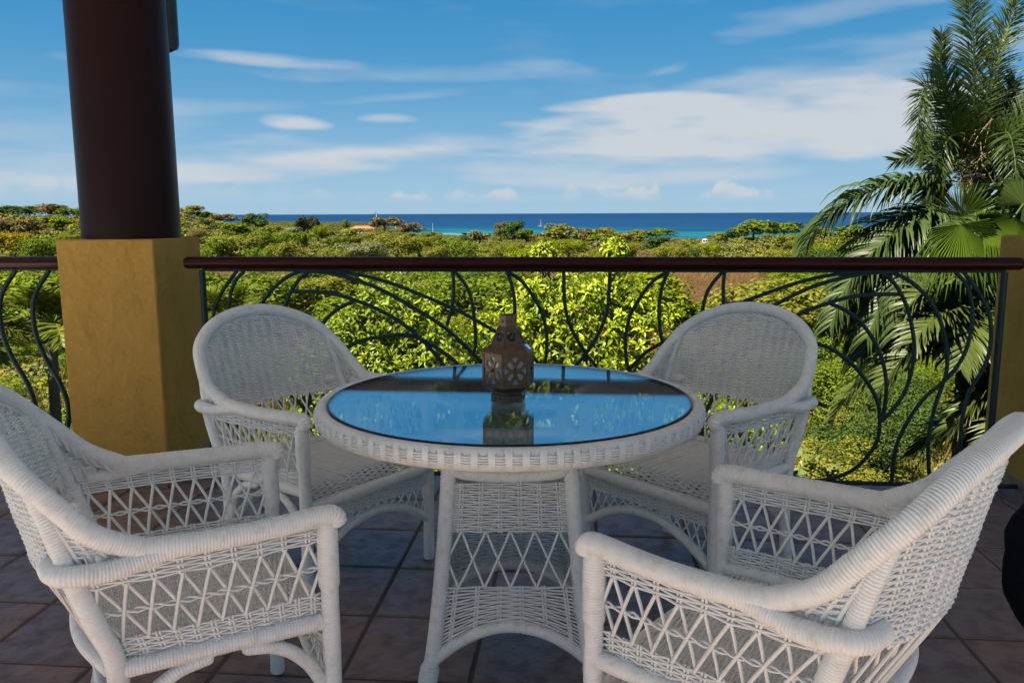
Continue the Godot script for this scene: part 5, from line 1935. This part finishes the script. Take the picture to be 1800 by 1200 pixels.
func make_far_things() -> void:
	villa("red tiled white villa among trees on the left shore", spot(-15.1, 1000, -1.0), deg_to_rad(8), 26, 11, 6.5, M.white_wall, M.terracotta, 6)
	villa("small white house left of the red roofed villa", spot(-17.18, 700, 0.6), 0.3, 7, 6, 2.8, M.white_wall, M.white_wall, 3, false)
	villa("red roofed house half hidden behind the arching palm frond", spot(19.65, 480, 3.6), deg_to_rad(-20), 10, 8, 4.5, M.white_wall, M.red_roof, 3)
	villa("low white building beside the red roofed house behind the palm", spot(18.83, 470, 2.2), deg_to_rad(-20), 9, 6, 3.4, M.white_wall, M.white_wall, 3, false)
	villa("tiny white house on the right shore above the treetops", spot(8.03, 520, 2.6), 0.0, 3, 2.4, 1.7, M.white_wall, M.white_wall, 2, false)
	boat("white sailing boat under sail far out at sea, right of the lantern", -3.04, 1900, 14, 16.5, true, 0.5)
	boat("moored white yacht with bare mast, nearest the red roofed villa", -12.9, 1250, 12, 17, false, 1.2)
	boat("moored white yacht with bare mast, right of the other one", -10.4, 1200, 12, 17, false, 0.9)
	var t := thing("utility_pole", "thin utility pole standing up beside the red roofed villa", "utility pole", spot(-14.18, 300, 0.0))
	var mb := MB.new()
	var top := 2.0 - ground(-14.18, 300)
	mb.tube(pv([Vector3.ZERO, Vector3(0, top, 0)]), PackedFloat32Array([0.17, 0.11]), 8)
	obj("shaft", mb.commit(), M.bark, t)
	mb = MB.new()
	mb.box(Vector3(0, top - 0.7, 0), Vector3(1.8, 0.14, 0.14))
	obj("cross_arm", mb.commit(), M.bark, t)
	mb = MB.new()
	mb.tube(pv([Vector3(0.35, top - 1.9, 0), Vector3(0.35, top - 0.9, 0)]), fl(0.26), 10)
	obj("transformer", mb.commit(), M.grey_metal, t)

# ---------------------------------------------------------------- materials
func make_materials() -> void:
	M.wicker = mat("wicker", lin(0.735, 0.745, 0.720), 0.42, 0.5)
	M.wicker.albedo_texture = noise_tex(3, 0.02, [[0.0, Color(0.87, 0.855, 0.82)], [0.32, Color(0.965, 0.96, 0.945)], [0.5, Color(0.99, 0.99, 0.985)], [1.0, Color(1, 1, 1)]], 512, 5)
	triplanar(M.wicker, 2.5, false)
	M.glass = mat("glass", Color(0.50, 0.58, 0.60, 0.11), 0.02, 0.72)
	M.glass.transparency = BaseMaterial3D.TRANSPARENCY_ALPHA
	M.film = mat("reflective film", Color(0.74, 0.97, 1.0, 0.68), 0.02)
	M.film.metallic = 1.0
	var one := Image.create(4, 4, false, Image.FORMAT_RGBA8)
	one.fill(Color(1, 1, 1, 1))
	M.film.albedo_texture = ImageTexture.create_from_image(one)
	M.film.transparency = BaseMaterial3D.TRANSPARENCY_ALPHA
	M.glass_edge = mat("glass edge", lin(0.008, 0.014, 0.016), 0.25)
	M.bronze = mat("dark bronze", lin(0.125, 0.080, 0.047), 0.32, 0.5)
	M.bronze.metallic = 0.35
	M.bronze.albedo_texture = noise_tex(8, 0.03, [[0.0, Color(0.55, 0.5, 0.45)], [0.5, Color(0.9, 0.88, 0.85)], [1.0, Color(1, 0.95, 0.9)]], 256, 4)
	triplanar(M.bronze, 9.0, false)
	M.lantern_glass = mat("lantern glass", lin(0.22, 0.24, 0.24), 0.12, 0.5)
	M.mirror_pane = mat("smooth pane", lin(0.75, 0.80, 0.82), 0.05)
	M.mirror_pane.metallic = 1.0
	M.iron = mat("dark green iron", lin(0.010, 0.030, 0.031), 0.42, 0.32)
	M.iron.normal_enabled = true
	M.iron.normal_texture = noise_tex(12, 0.08, [], 256, 3, true, 3.0)
	M.iron.normal_scale = 0.25
	triplanar(M.iron, 6.0)
	M.handrail = mat("maroon handrail", lin(0.028, 0.0030, 0.0028), 0.32, 0.3)
	M.column = mat("dark brown paint", lin(0.0165, 0.0052, 0.0040), 0.42, 0.22)
	M.column.roughness_texture = noise_tex(15, 0.01, [[0.0, Color(0.8, 0.8, 0.8)], [1.0, Color(1, 1, 1)]], 256, 4)
	triplanar(M.column, 0.8)
	M.pipe = mat("black pipe", lin(0.008, 0.008, 0.010), 0.4)
	M.navy = mat("navy cloth", lin(0.006, 0.007, 0.014), 0.9, 0.2)
	M.stucco = mat("ochre stucco", lin(0.42, 0.250, 0.060), 0.85, 0.2)
	M.stucco.albedo_texture = noise_tex(17, 0.006, [[0.0, Color(0.93, 0.92, 0.90)], [0.5, Color(0.98, 0.98, 0.975)], [1.0, Color(1, 1, 1)]], 512, 6)
	M.stucco.normal_enabled = true
	M.stucco.normal_texture = noise_tex(19, 0.02, [], 512, 5, true, 9.0)
	M.stucco.normal_scale = 0.5
	triplanar(M.stucco, 1.6)
	M.ceiling = mat("roof boards", lin(0.50, 0.44, 0.38), 0.7)
	M.grout = mat("grout", lin(0.130, 0.102, 0.085), 0.9, 0.2)
	M.paving = mat("paving", lin(0.71, 0.715, 0.70), 0.7)
	M.paving.albedo_texture = noise_tex(21, 0.01, [[0.0, Color(0.9, 0.9, 0.9)], [1.0, Color(1, 1, 1)]], 256, 5)
	triplanar(M.paving, 0.7)
	var slate := noise_tex(25, 0.008, [[0.0, Color(0.72, 0.67, 0.68)], [0.4, Color(0.88, 0.84, 0.84)], [0.6, Color(0.97, 0.94, 0.92)], [1.0, Color(1, 0.98, 0.95)]], 1024, 6)
	var slate_n := noise_tex(27, 0.006, [], 1024, 5, true, 10.0)
	var slate_r := noise_tex(29, 0.012, [[0.0, Color(0.6, 0.6, 0.6)], [1.0, Color(1, 1, 1)]], 512, 4)
	var tones := [lin(0.261, 0.190, 0.172), lin(0.237, 0.181, 0.172), lin(0.286, 0.197, 0.162), lin(0.225, 0.175, 0.170), lin(0.270, 0.188, 0.155)]
	for k in 5:
		var m := mat("slate tile", tones[k], 0.55, 0.45)
		m.albedo_texture = slate
		m.normal_enabled = true
		m.normal_texture = slate_n
		m.normal_scale = 0.55
		m.roughness_texture = slate_r
		triplanar(m, 1.3)
		m.uv1_offset = Vector3(k * 0.37, 0, k * 0.61)
		M["tile%d" % k] = m
	# plants: linear colours of real leaves
	M.leaf_green = leafy("green leaves", lin(0.0865, 0.1233, 0.0095), 0.75, 0.7, 0.2)
	M.leaf_olive = leafy("olive leaves", lin(0.1306, 0.1341, 0.0195), 0.75, 0.7, 0.2)
	M.leaf_lime = leafy("lime leaves", lin(0.1212, 0.1512, 0.0060), 0.75, 0.7, 0.2)
	M.leaf_dark = leafy("dark leaves", lin(0.0393, 0.0700, 0.0140), 0.75, 0.7, 0.2)
	M.leaf_silver = leafy("silvery leaves", lin(0.1297, 0.1381, 0.0711), 0.75, 0.7, 0.2)
	M.leaf_dry = leafy("dry leaves", lin(0.1210, 0.0939, 0.0414), 0.75, 0.7, 0.2)
	M.leaf_pine = leafy("feathery leaves", lin(0.0372, 0.0465, 0.0248), 0.75, 0.7, 0.2)
	M.leaf_gold = leafy("golden leaves", lin(0.1889, 0.1471, 0.0049), 0.75, 0.7, 0.2)
	M.scrub = leafy("scrub", lin(0.98, 1.0, 0.80), 0.6, 0.8, 0.2)
	M.bush_light = leafy("young leaves", lin(0.2131, 0.2647, 0.0067), 0.7, 0.46, 0.35)
	M.bush_mid = leafy("leaves", lin(0.1087, 0.1540, 0.0061), 0.65, 0.44, 0.35)
	M.bush_deep = leafy("old leaves", lin(0.0605, 0.0912, 0.0093), 0.6, 0.42, 0.35)
	M.palm_dark = leafy("palm leaves", lin(0.0279, 0.0476, 0.0112), 0.5, 0.42, 0.32)
	M.palm_mid = leafy("palm leaves", lin(0.0402, 0.0568, 0.0118), 0.5, 0.42, 0.32)
	M.palm_light = leafy("young palm leaves", lin(0.0744, 0.0930, 0.0124), 0.5, 0.32)
	M.palm_bright = leafy("bright palm leaves", lin(0.0930, 0.1116, 0.0099), 0.6, 0.5, 0.25)
	M.palm_fan = leafy("fan palm leaves", lin(0.0425, 0.0748, 0.0068), 0.7, 0.42, 0.3)
	M.palm_yellow = leafy("yellowing palm leaves", lin(0.1860, 0.1426, 0.0372), 0.5, 0.4)
	M.banana = leafy("banana leaves", lin(0.0899, 0.1116, 0.0279), 0.6, 0.35)
	M.straw = mat("dry straw", lin(0.16, 0.115, 0.06), 0.8)
	M.bark = mat("bark", lin(0.075, 0.058, 0.043), 0.9, 0.2)
	M.palm_bark = mat("palm bark", lin(0.060, 0.045, 0.034), 0.9, 0.2)
	M.palm_pale = mat("pale palm bark", lin(0.10, 0.09, 0.06), 0.8, 0.2)
	M.soil = mat("dry grass", Color(1, 1, 1), 0.95, 0.1)
	M.soil.vertex_color_use_as_albedo = true
	M.soil.albedo_texture = noise_tex(33, 0.02, [[0.0, Color(0.6, 0.6, 0.58)], [0.5, Color(0.85, 0.85, 0.85)], [1.0, Color(1, 1, 1)]], 1024, 6)
	triplanar(M.soil, 0.05)
	M.water = mat("sea water", Color(1, 1, 1), 0.55, 0.22)
	M.water.vertex_color_use_as_albedo = true
	M.white_wall = mat("white wall", lin(0.34, 0.33, 0.31), 0.8)
	M.terracotta = mat("terracotta roof", lin(0.20, 0.075, 0.038), 0.8)
	M.red_roof = mat("red roof", lin(0.22, 0.05, 0.035), 0.7)
	M.dark_glass = mat("window", lin(0.03, 0.035, 0.04), 0.15)
	M.white_paint = mat("white boat paint", lin(0.45, 0.45, 0.44), 0.4)
	M.sail = mat("sail cloth", lin(0.40, 0.40, 0.39), 0.8)
	M.sail.cull_mode = BaseMaterial3D.CULL_DISABLED
	M.grey_metal = mat("grey metal", lin(0.2, 0.2, 0.2), 0.5)

func _ready() -> void:
	# camera
	var cam := Camera3D.new()
	cam.name = "camera"
	cam.position = Vector3(0, 1.235, 0)
	cam.rotation_order = EULER_ORDER_YXZ
	cam.rotation = Vector3(deg_to_rad(-8.77), deg_to_rad(5.0), deg_to_rad(-0.23))
	cam.fov = rad_to_deg(2.0 * atan(600.0 / 1460.0))
	cam.near = 0.05
	cam.far = 90000.0
	cam.current = true
	add_child(cam)
	# sky and exposure
	var we := WorldEnvironment.new()
	we.name = "environment"
	var env := Environment.new()
	env.background_mode = Environment.BG_SKY
	var sky := Sky.new()
	sky.sky_material = build_sky()
	env.sky = sky
	env.background_energy_multiplier = SKY_ENERGY
	env.tonemap_mode = Environment.TONE_MAPPER_LINEAR
	env.tonemap_exposure = EXPOSURE
	env.sdfgi_enabled = true
	env.ssao_enabled = true
	env.ssil_enabled = true
	we.environment = env
	add_child(we)
	# sun, from the upper left behind the camera
	var sun := DirectionalLight3D.new()
	sun.name = "sun"
	sun.light_color = Color(1.0, 0.95, 0.86)
	sun.light_energy = 1.6
	sun.light_angular_distance = 0.5
	sun.shadow_enabled = true
	add_child(sun)
	sun.look_at_from_position(Vector3.ZERO, Vector3(0.50, -0.80, -0.34), Vector3.UP)
	make_materials()
	# large structure
	make_land()
	make_terrace()
	make_railing()
	# furniture
	make_table()
	var poses := [[54.676, 0.171, -1.708, "white wicker armchair nearest on the right, its back toward the right edge"], [-56.891, -0.659, -1.821, "white wicker armchair nearest on the left, its back cut off by the left edge"],
		[136.095, 0.194, -2.63, "white wicker armchair beyond the table on the right, against the railing"], [-122.376, -0.681, -2.578, "white wicker armchair beyond the table on the left, beside the ochre pillar"]]
	var chair: Node3D = null
	for p in poses:
		var a: float = deg_to_rad(p[0])
		var at := Vector3(p[1], 0, p[2]) + Basis(Vector3.UP, a) * -CHAIR_OFF
		if chair == null:
			chair = make_chair(p[3])
			chair.position = at
			chair.rotation.y = a
		else:
			dup(chair, "wicker_armchair", at, a, p[3])
	make_lantern()
	make_bag()
	# plants
	var L: Material = M.bush_light
	var D: Material = M.bush_mid
	var O: Material = M.bush_deep
	bush("bright green bush with rosette leaves left of the lantern, below the handrail", Vector3(-2.1, -5.7, -9.2), [[Vector3(-0.05, 5.75, 0.1), 0.55], [Vector3(-0.55, 5.35, 0.25), 0.50], [Vector3(0.50, 5.25, 0.3), 0.52], [Vector3(-0.1, 4.95, 0.45), 0.62], [Vector3(0.35, 4.5, 0.4), 0.6], [Vector3(-0.55, 4.6, 0.35), 0.6], [Vector3(-0.95, 4.9, -0.1), 0.4], [Vector3(0.75, 4.75, 0.2), 0.45]], 300, 1500, 41, [L, D, D, L, O])
	bush("bright green bush with rosette leaves right of the lantern, shoots above the handrail", Vector3(-0.05, -5.7, -9.7), [[Vector3(-0.45, 5.88, 0), 0.33], [Vector3(0.35, 5.92, 0), 0.34], [Vector3(-0.05, 5.75, 0.2), 0.5], [Vector3(-0.75, 5.45, 0.2), 0.52], [Vector3(0.70, 5.45, 0.25), 0.55], [Vector3(0.0, 5.2, 0.45), 0.62], [Vector3(-0.5, 4.8, 0.4), 0.62], [Vector3(0.55, 4.75, 0.4), 0.62], [Vector3(1.05, 5.0, 0.1), 0.42], [Vector3(-0.42, 6.46, 0), 0.11], [Vector3(0.40, 6.48, 0), 0.13], [Vector3(-1.1, 4.95, 0.2), 0.45], [Vector3(1.25, 4.6, 0.2), 0.45], [Vector3(0.1, 4.3, 0.4), 0.65]], 300, 1900, 42, [L, L, D, D, O])
	bush("yellow green bush under the tabletop line, behind the left armchair seat", Vector3(-1.75, -5.7, -8.0), [[Vector3(0, 3.9, 0.1), 0.55], [Vector3(-0.6, 3.7, 0), 0.5], [Vector3(0.6, 3.8, 0.1), 0.5], [Vector3(0.0, 3.3, 0.3), 0.6]], 130, 600, 43, [L, D, O])
	bush("low green bush behind the right armchair, left of the banana leaves", Vector3(1.25, -5.7, -9.0), [[Vector3(0, 4.6, 0.1), 0.5], [Vector3(0.5, 4.3, 0), 0.5], [Vector3(-0.5, 4.2, 0.1), 0.5], [Vector3(0.2, 3.7, 0.3), 0.6]], 130, 600, 44, [D, D, O])
	make_palms()
	make_banana()
	make_vegetation_far()
	make_far_things()

const EXPOSURE := 4.4
const SKY_ENERGY := 0.225
